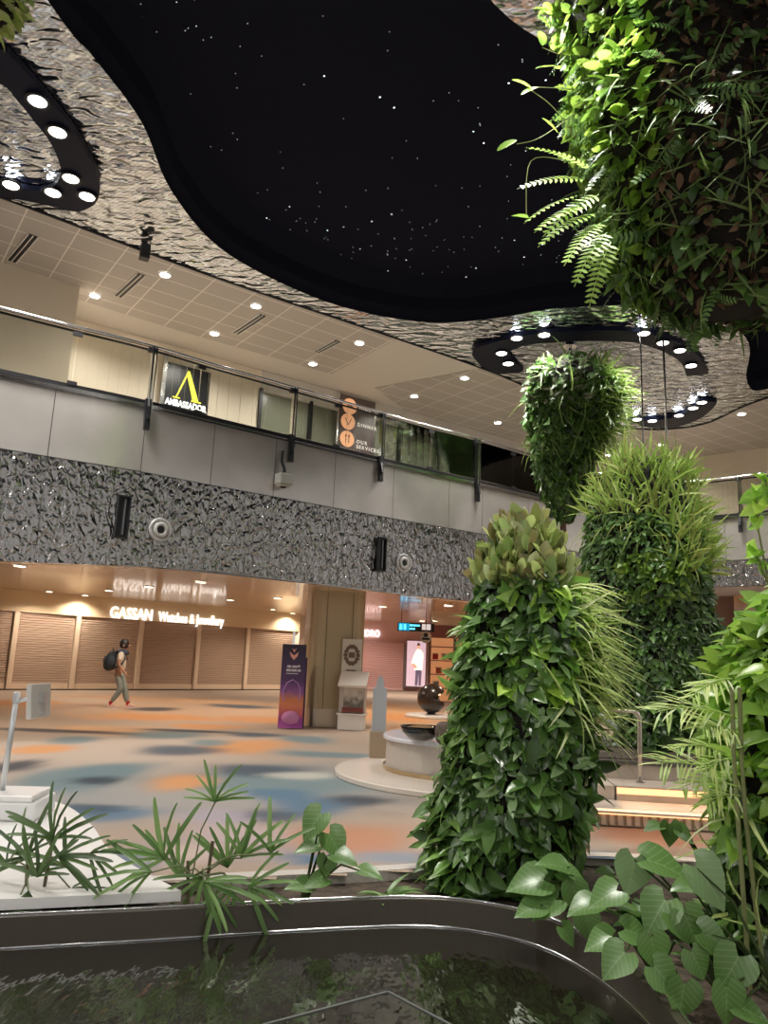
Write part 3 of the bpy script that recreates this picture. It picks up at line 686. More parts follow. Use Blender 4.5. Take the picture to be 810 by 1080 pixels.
post = MB().box((q_.x - N0.x * .1, q_.y - N0.y * .1, 7.3), (.10, .10, 2.9), UR).build('door_post', CHROME); tag(post, 'slim chrome post on the cream wall just left of the square black sign', 'post')

# ================================================================== SHOP SHUTTERS
SR = math.atan2(SD.y, SD.x)
SHUT = mat('copper_beige_slats', (.56, .42, .32), .42, .15); GUIDE = mat('shutter_guide', (.80, .64, .48), .4, .2)
px_posts = [(-62, 728), (5, 728), (72, 728), (141, 728), (203, 728), (256, 728), (307, 728)]
shl = ['roller shutter cut by the left edge of the frame', 'roller shutter above the monitor, second from the left edge', 'roller shutter behind the walking person', 'roller shutter below the start of the shop name', 'roller shutter below the end of the shop name', 'narrow roller shutter nearest the big beige pillar']
pts = [at_shut(*p_) for p_ in px_posts]
for k_, (a, c) in enumerate(zip(pts, pts[1:])):
    a = Vector((a.x, a.y, 0)); c = Vector((c.x, c.y, 0)); w_ = (c - a).length - .02
    root = empty('roller_shutter', tuple((a + c) / 2 + SN * -.12), SR, 'closed beige ' + shl[k_], 'roller shutter', 'roller shutters of the watch shop')
    mb = MB(); nsl = 30; z = .24; dz = (HZ + .05 - z) / nsl
    for j in range(nsl):
        z0 = z + j * dz
        for (za, ya), (zb_, yb) in (((0, .0), (.25, -.035)), ((.25, -.035), (.75, -.035)), ((.75, -.035), (.92, 0)), ((.92, 0), (1, .0))):
            mb.quad((-w_ / 2, ya, z0 + za * dz), (w_ / 2, ya, z0 + za * dz), (w_ / 2, yb, z0 + zb_ * dz), (-w_ / 2, yb, z0 + zb_ * dz))
    mb.build('slat_curtain', SHUT, root, recalc=False)
    MB().box((0, -.02, .145), (w_, .06, .20)).build('bottom_bar', GUIDE, root)
    MB().box((-w_ / 2 + .085, -.06, HZ / 2 + .02), (.17, .16, HZ - .06)).build('guide_rail', GUIDE, root)
    MB().box((0, -.0, .022), (w_, .05, .04)).build('rubber_seal', BLACK, root)
qa, qb = at_shut(120, 649), at_shut(239, 657); q = at_shut(179, 652)
root = empty('shop_sign', tuple(q + SN * .04), SR, 'white lit serif shop name letters on the cream band over the shutters', 'sign')
tw = (qb - qa).length
g1 = text_mesh('lettering_name', 'GASSAN', .62, SIGNW, root, .03, align='LEFT', bold=.005); g2 = text_mesh('lettering_trade', 'Watches & Jewellery', .56, SIGNW, root, .03, align='LEFT', bold=.0)
s1, s2 = .34 * tw, .60 * tw
g1.scale.x = s1 / g1.dimensions.x; g2.scale.x = s2 / g2.dimensions.x
zbase = at_shut(180, 656).z - q.z
g1.location = (-tw / 2, 0, zbase); g2.location = (-tw / 2 + .40 * tw, 0, zbase)

# ================================================================== PILLAR and stands
PIL = Vector((-1.05, 18.0, 0)); PR = FANG * .5
def rrect(w, d, r, n=6):
    o = []
    for cx_, cy_, a0 in ((w / 2 - r, d / 2 - r, 0), (-w / 2 + r, d / 2 - r, pi / 2), (-w / 2 + r, -d / 2 + r, pi), (w / 2 - r, -d / 2 + r, 1.5 * pi)):
        for k in range(n + 1): a = a0 + pi / 2 * k / n; o.append((cx_ + r * cos(a), cy_ + r * sin(a)))
    return o
root = empty('pillar', tuple(PIL), .25, 'big beige clad concourse pillar with rounded corners and steel foot', 'pillar')
PB = mat('beige_laminate', (.42, .33, .20), .32, .15)
mb = MB(); mb.prism(rrect(1.28, 1.2, .30), .40, zlow(PIL) - .01); mb.build('cladding', PB, root, bevel=0)
MB().prism(rrect(1.30, 1.22, .30), .01, .40).build('steel_foot', mat('pillar_steel', (.50, .44, .36), .3, .8), root)
mb = MB()
mb.box((.30, -.603, 1.7), (.012, .012, 2.6)).box((-.30, -.603, 1.7), (.012, .012, 2.6)); mb.build('seam', mat('seam_brown', (.16, .11, .06), .6), root)
def grad_mat(name, stops, rough=.4, es=0, noise=.0, axis=2, lo=0, hi=1.8):
    m = mat(name, rough=rough); N, L, p = nodes(m)
    tc = N.new('ShaderNodeTexCoord'); sx = N.new('ShaderNodeSeparateXYZ'); L.new(tc.outputs['Object'], sx.inputs[0])
    mr = N.new('ShaderNodeMapRange'); mr.inputs['From Min'].default_value = lo; mr.inputs['From Max'].default_value = hi; L.new(sx.outputs[axis], mr.inputs[0])
    no = N.new('ShaderNodeTexNoise'); no.inputs['Scale'].default_value = 9; L.new(tc.outputs['Object'], no.inputs['Vector'])
    ma = N.new('ShaderNodeMath'); ma.operation = 'MULTIPLY_ADD'; ma.inputs[1].default_value = noise; L.new(no.outputs[0], ma.inputs[0]); L.new(mr.outputs[0], ma.inputs[2])
    r = N.new('ShaderNodeValToRGB'); L.new(ma.outputs[0], r.inputs[0])
    e = r.color_ramp.elements
    while len(e) < len(stops): e.new(.5)
    for k, (t, c) in enumerate(stops): e[k].position = t; e[k].color = (*c, 1)
    L.new(r.outputs[0], p.inputs['Base Color'])
    if es: L.new(r.outputs[0], p.inputs['Emission Color']); p.inputs['Emission Strength'].default_value = es
    return m
# purple festive totem
tp = atz(303, 765, 0); TR = .12
root = empty('display_totem', (tp.x + .10, tp.y - .42, 0), TR, 'tall purple printed cardboard totem with a curled pink foot left of the pillar', 'advertising stand')
tm = grad_mat('totem_print', [(0, (.45, .12, .40)), (.15, (.30, .06, .28)), (.25, (.60, .14, .12)), (.38, (.75, .26, .08)), (.50, (.28, .10, .35)), (.62, (.09, .04, .14)), (1.0, (.03, .02, .05))], noise=.10, hi=1.75)
mb = MB(); fr = [(-.48, .02), (-.38, .16), (-.30, .34), (-.26, .55), (-.23, 1.0), (-.21, 1.78)]
for (y0, z0), (y1, z1) in zip(fr, fr[1:]): mb.quad((-.26, y0, z0), (.26, y0, z0), (.26, y1, z1), (-.26, y1, z1)); mb.quad((-.26, y0 + .02, z0), (.26, y0 + .02, z0), (.26, y1 + .02, z1), (-.26, y1 + .02, z1))
mb.build('printed_front', tm, root, recalc=False)
mb = MB(); mb.prism([(.30, -.21), (.30, .05), (-.26, .05), (-.26, -.21)], .01, 1.5); mb.build('dark_box', mat('totem_purple', (.06, .02, .09), .5), root)
mb = MB(); mb.lathe((0, 0, 0), [(.19, 0), (.17, .06), (.08, .11), (.01, .12)], 20); mb.v = [(x, -.40 - z * .6, y * .8 + .22 + z * .2) for x, y, z in mb.v]; mb.build('pink_bloom', mat('bloom_pink', (.65, .26, .52), .5), root)
mb = MB(); mb.poly([(-.1, -.232, 1.62), (-.07, -.232, 1.52), (0, -.232, 1.44), (.07, -.232, 1.52), (.1, -.232, 1.62), (0, -.232, 1.54)]); mb.poly([(-.05, -.232, 1.70), (0, -.232, 1.60), (.05, -.232, 1.70), (0, -.232, 1.66)])
mb.build('emblem', mat('totem_coral', (.8, .38, .34), .5), root)
mb = MB()
for x, z, w_ in ((-.09, 1.30, .09), (.03, 1.30, .11), (.12, 1.31, .05), (-.10, 1.22, .10), (.02, 1.22, .12), (.13, 1.22, .07), (-.02, 1.15, .26)): mb.box((x, -.236, z), (w_, .006, .05 if z > 1.2 else .018))
mb.build('lettering', mat('white_print', (.62, .58, .66), .5), root)
mb = MB(); mb.tube([(-.16, -.262, .55), (-.19, -.255, .78), (-.12, -.252, .95), (0, -.25, 1.02), (.12, -.252, .95), (.19, -.255, .78), (.16, -.262, .55)], .012, 6); mb.build('lantern_outline', mat('totem_lilac', (.45, .25, .6), .5), root)
# brochure stand
bp = atz(366, 768, 0)
root = empty('brochure_stand', (bp.x + .08, bp.y - .35, 0), -.12, 'white display stand with sloping lid, ornate poster and picture front beside the pillar', 'display stand')
WH = mat('stand_white', (.72, .66, .60), .45)
MB().box((.03, .0, .17), (.56, .42, .32)).box((.03, 0, .34), (.64, .48, .03)).build('plinth', WH, root)
MB().box((.03, .03, .68), (.56, .36, .62)).build('cabinet', mat('stand_grey', (.40, .34, .30), .5), root)
pic = grad_mat('picture_front', [(0, (.16, .05, .03)), (.3, (.30, .16, .09)), (.55, (.10, .09, .08)), (.75, (.42, .36, .30)), (1, (.60, .55, .48))], noise=.6, lo=.3, hi=1.3)
MB().box((.07, -.155, .70), (.44, .012, .50)).build('picture', pic, root)
MB().box((.06, -.17, .43), (.46, .03, .10)).build('red_strip', mat('dark_red', (.16, .03, .02), .5), root)
mb = MB(); mb.box((.05, -.12, 1.08), (.62, .52, .05), R=Matrix.Rotation(radians(34), 3, 'X')); mb.build('sloping_lid', mat('lid_cream', (.78, .72, .66), .5), root)
MB().box((-.06, .16, 1.52), (.44, .04, .86)).build('poster_board', mat('poster_cream', (.62, .58, .50), .5), root)
mb = MB()
for a in range(14): t_ = a / 14 * 2 * pi; mb.box((-.06 + .14 * cos(t_), .134, 1.60 + .19 * sin(t_)), (.09, .012, .075), R=Matrix.Rotation(t_, 3, 'Y'))
mb.box((-.06, .134, 1.60), (.14, .012, .12)).box((-.06, .134, 1.26), (.22, .012, .04)).box((-.06, .134, 1.2), (.10, .012, .06))
mb.build('wreath_print', mat('wreath_brown', (.16, .10, .07), .6), root)

# ================================================================== PINK SHOP, signs far back
def at_p(px, py): return aty(px, py, PY - .2)
a, c = at_p(374, 720), at_p(426, 720); w_ = c.x - a.x
root = empty('roller_shutter', ((a.x + c.x) / 2, PY, 0), 0, 'closed pink roller shutter beside the lit fashion poster', 'roller shutter')
mb = MB(); ht = at_p(400, 677).z; nsl = 26; dz = (ht - .1) / nsl
for j in range(nsl):
    z0 = .1 + j * dz
    for (za, ya), (zb_, yb) in (((0, 0), (.3, -.05)), ((.3, -.05), (.75, -.05)), ((.75, -.05), (1, 0))): mb.quad((-w_ / 2, ya, z0 + za * dz), (w_ / 2, ya, z0 + za * dz), (w_ / 2, yb, z0 + zb_ * dz), (-w_ / 2, yb, z0 + zb_ * dz))
mb.build('slat_curtain', mat('pink_slats', (.74, .46, .44), .4), root, recalc=False)
MB().box((0, -.03, .07), (w_, .08, .10)).build('bottom_bar', PINK, root)
MB().box((w_ / 2, -.05, ht / 2 + .02), (.12, .14, ht - .06)).build('guide_rail', mat('guide_grey', (.2, .16, .16), .4), root)
a, c = at_p(379, 672), at_p(399, 672)
root = empty('shop_sign', ((a.x + c.x) / 2, PY + .34, at_p(390, 671).z), 0, 'glowing white capital letters of the pink shop, partly behind the pillar', 'sign')
t_ = text_mesh('lettering', 'PEDRO', .52, mat('sign_letters_glow', (1, 1, 1), emit=(1, .90, .86), es=1.6), root, .04, bold=.004); t_.scale.x = (c.x - a.x) * 1.15 / t_.dimensions.x
# light box with a man in a pale shirt
a, c = at_p(429, 700), at_p(449, 700); zt, zb = at_p(439, 676).z, at_p(439, 724).z; w_ = c.x - a.x; hh = zt - zb
root = empty('poster_light_box', ((a.x + c.x) / 2, PY - .05, zb), 0, 'glowing tall fashion poster of a standing person in a pale shirt and dark trousers', 'poster')
MB().box((0, .03, hh / 2), (w_ + .1, .06, hh + .1)).build('frame', mat('guide_grey'), root)
MB().box((0, -.01, hh / 2), (w_, .03, hh)).build('poster', mat('poster_lilac', (.6, .45, .5), .4, emit=(.66, .46, .52), es=.9), root)
def flat(pts, m, nm, y=-.035):
    mb = MB(); mb.prism(pts, -.004, .004); mb.v = [(x * w_, z + y, yy * hh) for x, yy, z in mb.v]; return mb.build(nm, m, root)
flat([(-.02, .36), (.30, .36), (.28, .02), (.16, .02), (.14, .28), (.10, .02), (-.04, .02)], mat('poster_navy', (.1, .08, .12), emit=(.20, .14, .20), es=.6), 'printed_trousers')
flat([(-.08, .36), (.32, .36), (.36, .58), (.36, .72), (.24, .80), (.06, .82), (-.10, .72), (-.26, .50), (-.16, .42), (-.06, .52)], mat('poster_shirt', (.9, .85, .6), emit=(1, .90, .66), es=1.5), 'printed_shirt')
flat([(-.26, .50), (-.16, .42), (.02, .38), (.06, .44), (-.10, .50)], mat('poster_skin', (.6, .3, .2), emit=(.8, .42, .28), es=.9), 'printed_arm', -.045)
flat([(.10 + .085 * cos(t), .88 + .065 * sin(t)) for t in np.linspace(0, 2 * pi, 14)[:-1]] , mat('poster_skin'), 'printed_head')
flat([(.10 + .09 * cos(t), .90 + .062 * sin(t)) for t in np.linspace(0, pi, 8)], mat('poster_hair', (.05, .03, .03), emit=(.15, .08, .07), es=.4), 'printed_hair', -.045)
# blue overhead direction sign with grey half
Y_ = 27.0; a, c = aty(419.5, 661, Y_), aty(458, 665, Y_); z_ = aty(438, 661.5, Y_).z
root = empty('direction_sign', ((a.x + c.x) / 2, Y_, z_), 0, 'long black overhead sign with blue lit toilet pictogram on its left half', 'sign')
w_ = c.x - a.x
MB().box((0, .05, 0), (w_, .12, .30)).build('sign_box', BLACK, root)
CY = mat('cyan_lit', (.1, .6, .8), emit=(.10, .62, .95), es=2.2)
MB().box((-w_ * .33, -.015, 0), (w_ * .30, .01, .26)).build('blue_field', mat('blue_field', (.0, .2, .35), emit=(.0, .30, .50), es=1.0), root)
mb = MB()
for x in (-.42, -.30): mb.box((x * w_, -.025, -.03), (.07, .008, .14)).box((x * w_, -.025, .07), (.06, .008, .05))
mb.box((-.36 * w_, -.025, 0), (.015, .008, .2)); mb.build('pictogram', CY, root)
mb = MB()
for x, z, l_ in ((-.13, .06, .10), (-.02, .06, .10), (.07, .06, .06), (-.14, -.06, .08), (-.06, -.06, .06)): mb.box((x * w_, -.02, z), (l_ * w_, .008, .06))
mb.build('lettering', CY, root)
MB().box((.28 * w_, -.015, .02), (.24 * w_, .01, .2)).build('white_field', mat('sign_white_field', (.7, .7, .7), emit=(.8, .72, .7), es=.7), root)
mb = MB()
for x in (-.4, .4): mb.tube([(x * w_, .05, .15), (x * w_, .05, zlow((a.x, Y_)) - z_)], .015, 6)
mb.build('hanger_rod', DARKMETAL, root)
q = aty(449, 672, 26.5)
root = empty('projecting_sign', tuple(q), 0, 'round pale sign with a black emblem hanging below the overhead sign', 'sign')
mb = MB(); mb.lathe((0, 0, 0), [(.20, -.03), (.20, .03)], 24); mb.v = [(x, -z, y) for x, y, z in mb.v]; mb.build('disc', mat('sign_grey', (.45, .40, .36), .5), root)
mb = MB(); mb.lathe((0, 0, 0), [(.075, 0), (.075, .01)], 16); mb.v = [(x, -z - .035, y + .07) for x, y, z in mb.v]; mb.box((0, -.04, -.06), (.26, .01, .07)); mb.build('emblem', BLACK, root)
MB().tube([(0, 0, .19), (0, 0, zlow((q.x, 26.5)) - q.z)], .012, 6).build('hanger', DARKMETAL, root)
# warm shop front with goods, mostly behind the plants
x0, x1 = aty(453, 700, 31).x, aty(640, 700, 31).x
root = empty('market_stall', ((x0 + x1) / 2, 31, 0), 0, 'warm orange lit shop front with shelves, mostly hidden behind the plant column', 'shop')
w_ = x1 - x0
MB().box((0, .8, 1.5), (w_, .1, 3.0)).build('back_panel', mat('orange_lit_wall', (.7, .32, .12), emit=(.85, .38, .16), es=.45), root)
MB().box((0, 0, 2.75), (w_, .3, .5)).build('fascia', mat('fascia_red', (.30, .10, .08), .4), root)
for k_ in range(4): MB().box((0, .5, .5 + k_ * .55), (w_ * .98, .5, .04)).build('shelf', mat('shelf_rose', (.45, .25, .2), .5), root)
for k_ in range(8): MB().box((-w_ / 2 + w_ * k_ / 7, .15, 1.35), (.1, .3, 2.7)).build('upright', mat('upright_brown', (.20, .10, .08), .5), root)
for k_, (gx, gz, cc) in enumerate([(.25, 1.63, (.6, .02, .02)), (.62, 1.63, (.55, .45, .35)), (.4, 1.08, (.6, .10, .03)), (.85, 1.08, (.7, .2, .05)), (.3, .53, (.35, .28, .2)), (.9, 1.63, (.1, .08, .08))]):
    g = empty('gift_box', (x0 + gx, 31.35, gz - .006), 0, ['red', 'beige', 'dark red', 'orange', 'tan', 'black'][k_] + ' boxed product on a shelf of the warm lit shop front', 'box', 'boxed goods in the warm shop')
    MB().box((0, 0, .13), (.22, .2, .22)).build('carton', mat('goods_%d' % k_, cc, .5), g); MB().box((0, 0, .25), (.24, .22, .03)).build('lid', mat('goods_lid', (.5, .4, .3), .5), g)
# dark ball sculpture with bitten side
q = atz(455, 748, 0); q = Vector((aty(452, 720, 22).x, 22, 0))
root = empty('ball_sculpture', (q.x + .1, 22, .0), 0, 'black glossy ball sculpture with a notch on a low pale disc', 'sculpture')
rb = .41
bm = bmesh.new(); bmesh.ops.create_icosphere(bm, subdivisions=4, radius=rb)
for v in bm.verts:
    d = v.co.normalized(); a_ = math.atan2(d.z - .1, d.x)
    if abs(a_) < .42: v.co *= (.52 + .48 * (abs(a_) / .42) ** 3)
    v.co.z += .52
me = bpy.data.meshes.new('ball'); bm.to_mesh(me); bm.free(); me.materials.append(mat('black_gloss_brown', (.02, .013, .010), .25)); me.polygons.foreach_set('use_smooth', [True] * len(me.polygons))
o = bpy.data.objects.new('ball', me); COL.objects.link(o); o.parent = root
MB().lathe((0, 0, .01), [(.75, 0), (.75, .05), (.70, .07)], 32).build('disc_base', WHITE, root)
MB().lathe((0, 0, .07), [(.12, 0), (.10, .08)], 16).build('neck', BLACK, root)
mb = MB(); mb.lathe((rb * .45, -.25, .62), [(.045, 0), (.045, .06)], 12); mb.build('eye_light', mat('eye_glow', (1, .6, .3), emit=(1, .6, .35), es=2), root)

# right wing ground floor
WR = math.atan2(-11.5, 17.6)
def at_r(px, py): return at_wall(px, py, (8.4, 25.5, 0), (-.547, -.837, 0))
def panel(name, pp, m, outd, lab, cat):
    P_ = [at_r(*p_) + Vector((-.547, -.837, 0)) * outd for p_ in pp]; c_ = sum(P_, Vector()) / 4; root = empty(name, tuple(c_), 0, lab, cat)
    n2 = Vector((.547, .837, 0)) * .06; mb = MB(); v = [p_ - c_ for p_ in P_] ; b_ = [p_ + n2 for p_ in v]
    mb.poly(v); mb.poly(b_[::-1])
    for k in range(4): mb.quad(v[k], v[(k + 1) % 4], b_[(k + 1) % 4], b_[k])
    return root, mb
root, mb = panel('wall_panel', [(775, 617), (830, 616), (830, 668), (776, 664)], None, .25, 'large peach wall panel under the right wing balcony', 'wall panel')
mb.build('panel_face', grad_mat('peach_panel', [(0, (.52, .40, .36)), (.45, (.60, .46, .40)), (.6, (.62, .36, .20)), (1, (.66, .38, .22))], lo=-.9, hi=.9, rough=.5), root)  # peach that turns more orange towards the top
root, mb = panel('red_sign', [(757, 695), (776, 695), (776, 712), (757, 711)], None, .35, 'bright pink red shop sign with white letters, lower of the two at the right', 'sign')
mb.build('sign_face', mat('crimson_lit', (.6, .02, .08), emit=(.85, .03, .12), es=1.0), root)
t_ = text_mesh('lettering', '(Dogi', .30, SIGNW, root, .01, bold=.01); t_.rotation_euler.z = WR; t_.location = (-.02, -.06, -.06)
root, mb = panel('red_sign', [(757, 677), (769, 677), (769, 685), (757, 684)], None, .35, 'small pink red shop sign with white letters, upper of the two at the right', 'sign')
mb.build('sign_face', mat('crimson_lit'), root)
t_ = text_mesh('lettering', 'Box', .20, SIGNW, root, .01, bold=.01); t_.rotation_euler.z = WR; t_.location = (-.02, -.06, -.07)
root, mb = panel('canopy', [(757, 664), (830, 668), (830, 676), (757, 674)], None, .9, 'dark brown shop canopy below the peach wall panel', 'canopy')
mb.build('canopy_face', mat('canopy_brown', (.18, .10, .09), .4), root)

# ================================================================== PLATFORMS, KIOSK, COUNTER
white_c = [Vector(p_ + (0,)) for p_ in [(-3.65, 7.95), (-2.93, 7.56), (-2.35, 6.75), (-1.92, 5.96), (-1.5, 5.42), (-1.15, 5.03)]]
plat = spline(white_c, 6) + [Vector((-1.9, 4.80, 0)), Vector((-2.6, 4.6, 0)), Vector((-3.4, 4.4, 0)), Vector((-4.6, 4.1, 0)), Vector((-6.5, 5.0, 0)), Vector((-6.8, 7.0, 0)), Vector((-5.6, 8.0, 0))]
p1 = fill_loops('white_platform', [plat], .006, WHITE, thick=.06); tag(p1, 'low white curved platform on the floor at the left, under the monitor stand', 'platform')
kp = atz(22, 866, .07)
root = empty('monitor_stand', (kp.x - .1, kp.y + .25, .068), .10, 'white information monitor on a leaning pole seen from behind, at the left edge', 'monitor stand')
o_ = Vector(root.location)
def lk(px, py, Y):
    q = aty(px, py, Y) - o_; return Matrix.Rotation(-.10, 3, 'Z') @ q
Yk = kp.y + .25
a = lk(-60, 860, Yk); c = lk(49, 841, Yk); tz = c.z
WK = mat('kiosk_white', (.74, .74, .73), .3)
mb = MB(); mb.box(((a.x + c.x) / 2, 0, tz / 2), (c.x - a.x, .55, tz)); mb.build('base_box', WK, root, bevel=.02)
mb = MB(); mb.box(((a.x + c.x) / 2 - .02, -.02, tz + .025), (c.x - a.x - .04, .50, .05)); mb.build('base_top', WHITE, root, bevel=.012)
b0 = lk(3, 835, Yk); b1 = lk(17, 738, Yk); b0.z = tz + .02; b0.y = 0
POLE = mat('pole_grey', (.55, .56, .56), .3, .5)
MB().tube([b0, (b0 + b1) / 2 + Vector((.0, 0, 0)), b1], .024, 12).build('pole', POLE, root, smooth=True)
MB().lathe((b1.x, b1.y, b1.z - .02), [(.03, 0), (.03, .08), (.02, .09)], 12).build('pole_cap', POLE, root)
m0 = lk(41, 739, Yk + .05)
MB().tube([b1 + Vector((0, 0, -.02)), m0 + Vector((-.02, -.03, .04))], .017, 8).build('arm', POLE, root, smooth=True)
MR = Matrix.Rotation(radians(84), 3, 'Z') @ Matrix.Rotation(radians(-6), 3, 'X')
scr = MB().box(m0, (.40, .045, .30), R=MR).build('monitor', mat('monitor_back', (.52, .50, .46), .4), root, bevel=.008)
MB().box(m0 + MR @ Vector((0, .026, 0)), (.36, .006, .26), R=MR).build('screen', mat('screen_face', (.6, .6, .6), .3, emit=(.8, .8, .8), es=.5), scr)
MB().box(m0 + MR @ Vector((0, -.04, .03)), (.10, .035, .10), R=MR).build('vesa_mount', POLE, scr)
MB().box(m0 + MR @ Vector((0.03, -.03, -.09)), (.07, .02, .05), R=MR).build('plug_cover', POLE, scr)
# right platform, drum counter, obelisk
p2 = MB().lathe((1.42, 10.8, .006), [(1.95, 0), (1.95, .05), (1.92, .06)], 64).build('white_platform', mat('platform_cream', (.66, .58, .50), .22)); tag(p2, 'round pale platform on the carpet in the middle, under the drum counter', 'platform')
root = empty('drum_counter', (1.34, 10.95, .067), 0, 'round low counter with shiny pale top standing on the round platform', 'counter')
MB().lathe((0, 0, 0), [(1.20, 0), (1.20, .03), (1.18, .04), (1.18, .40), (1.2, .40)], 56).build('drum_side', mat('drum_beige', (.52, .46, .40), .35, .2), root)
MB().lathe((0, 0, .40), [(1.23, 0), (1.23, .035), (1.21, .05)], 56).build('drum_top', mat('drum_top', (.60, .58, .60), .12), root)
MB().lathe((0, 0, .002), [(1.215, 0), (1.215, .05)], 56, caps=False).build('kick_strip', mat('brass_strip', (.55, .40, .22), .3, .8), root)
q = atz(444, 784, .50)
root = empty('glass_bowl', (q.x, q.y, .521), 0, 'wide clear glass bowl on top of the drum counter beside the plants', 'bowl')
MB().lathe((0, 0, 0), [(.06, 0), (.16, .03), (.24, .10), (.27, .19), (.255, .19), (.22, .10), (.14, .04), (.02, .02)], 28).build('bowl', glass_mat('bowl_glass', (.75, .78, .78), 2.5), root, smooth=True)
q = atz(461, 796, .50)
root = empty('stone_pot', (q.x + .22, q.y + .85, .519), 0, 'dark brown rough stone pot on the drum counter, half behind leaves', 'pot')
MB().lathe((0, 0, 0), [(.12, 0), (.17, .05), (.19, .15), (.18, .23), (.14, .27), (.12, .27), (.13, .2)], 20).build('pot_body', add_noise_var(mat('stone_brown', (.10, .07, .05), .8), 20, .4, .8), root, smooth=True)
MB().lathe((0, 0, .22), [(.12, 0), (.12, .01)], 16).build('pot_soil', SOIL, root)
q = atz(398, 801, .05)
root = empty('pylon_sign', (q.x, q.y + .1, .067), .1, 'slim grey pointed pylon standing at the edge of the round platform', 'pylon')
hp = aty(399, 712, q.y + .1).z - .067; pw = .105
GREYP = mat('pylon_grey', (.46, .47, .49), .35, .3)
MB().box((0, 0, .19), (.25, .16, .38)).build('foot', mat('pylon_foot', (.36, .27, .18), .4), root)
prof = [(-pw, .38), (-pw, hp - .20), (-.055, hp - .17), (-.055, hp - .09), (-.03, hp - .03), (0, hp), (.03, hp - .03), (.055, hp - .09), (.055, hp - .17), (pw, hp - .20), (pw, .38)]
mb = MB(); mb.prism(prof, -.04, .04); mb.v = [(x, z, y) for x, y, z in mb.v]; mb.build('blade', GREYP, root)

# ================================================================== STEPS, PLANTER, HANDRAIL (right)
ST = mat('terrace_stone', (.48, .40, .33), .4); add_noise_var(ST, 5, .10)
LED = mat('led_strip_warm', (1, .7, .4), emit=(1, .50, .24), es=1.4)
SA = -.10
def srot(x, y): c_, s_ = cos(SA), sin(SA); return (3.4 + x * c_ - y * s_, 7.75 + x * s_ + y * c_)
def sbox(mb, x0, x1, y0, y1, z0, z1):
    mb.prism([srot(x0, y0), srot(x1, y0), srot(x1, y1), srot(x0, y1)], z0, z1); return mb
steps = empty('terrace_steps', (0, 0, 0), 0, 'low stone steps with warm light strips under their edges, between the plant columns', 'steps')
sbox(MB(), -1.4, 3.6, 0, .76, .006, .13).build('step', ST, steps)
sbox(MB(), -.85, 3.6, .75, 4.6, .131, .27).build('step', ST, steps)
RIB = mat('ribbed_tread', (.62, .50, .38), .4)
mb = MB()
for k in range(62): x = -1.4 + k * .08; sbox(mb, x, x + .045, -.03, .0, .02, .12)
mb.build('ribbed_riser', RIB, steps)
sbox(MB(), -1.4, 3.6, -.05, .06, .132, .150).build('tread_edge', ST, steps)
sbox(MB(), -1.4, 3.6, .10, .13, .131, .142).build('light_strip', LED, steps)
sbox(MB(), -1.4, 3.6, -.046, -.036, .118, .131).build('light_strip', LED, steps)
sbox(MB(), -.85, 3.6, .70, .80, .272, .285).build('tread_edge', ST, steps)
sbox(MB(), -.85, 3.6, .735, .75, .20, .262).build('light_strip', LED, steps)
for x0, y0, z0 in ((1.0, .05, .165), (1.4, .70, .22)):
    l = bpy.data.lights.new('strip_glow', 'AREA'); l.shape = 'RECTANGLE'; l.size = 4.4; l.size_y = .04; l.energy = 6; l.color = (1, .62, .34)
    o = bpy.data.objects.new('strip_glow', l); COL.objects.link(o); q = srot(x0, y0); o.location = (q[0], q[1], z0 + .02); o.rotation_euler = (radians(-52), 0, SA); o.parent = steps
pw_ = empty('planter', (*srot(1.6, 1.45), .271), SA, 'long curved stone planter behind the steps holding the tall back plant column', 'planter')
mb = MB(); pl = [(-2.3, .55), (-3.2, .50), (-3.2, -.02), (-1.6, -.08), (-.5, .0), (1.6, .12), (2.6, .2), (2.6, 3.2), (-2.3, 3.2)]
mb.prism(pl, .0, .16); mb.build('planter_wall', ST, pw_)
mb = MB(); mb.prism([(x, y - .03 if y < 1 else y) for x, y in pl], .16, .20); mb.build('planter_rim', mat('rim_dark', (.10, .09, .08), .3), pw_)
mb = MB(); mb.prism([(x * .98, y + .12 if y < 1 else y - .1) for x, y in pl], .20, .215); mb.build('planter_soil', SOIL, pw_)
sb = MB(); sbox(sb, -1.75, -.87, .78, 2.05, .006, .27); o = sb.build('stone_plinth', ST); tag(o, 'plain stone plinth left of the lit steps, under the planter', 'plinth')
o.location.z = 0
hr = empty('handrail', (0, 0, 0), 0, 'bent brushed steel handrail in front of the tall back plant column', 'handrail')
Yh = 8.85; a = aty(675, 818, Yh); b = aty(674.5, 757, Yh); c = aty(668, 750, Yh); d = aty(640, 749, Yh + .5); e = aty(600, 752, Yh + 1.2)
a.z = .28
MB().tube([a, (a + b) / 2, b, b * .6 + c * .4 + Vector((.0, 0, .015)), c, d, e], .026, 10).build('rail_tube', mat('rail_steel', (.58, .52, .46), .28, 1.0), hr, smooth=True)
MB().lathe((a.x, a.y, .271), [(.05, 0), (.05, .015), (.03, .02)], 16).build('floor_flange', CHROME, hr)

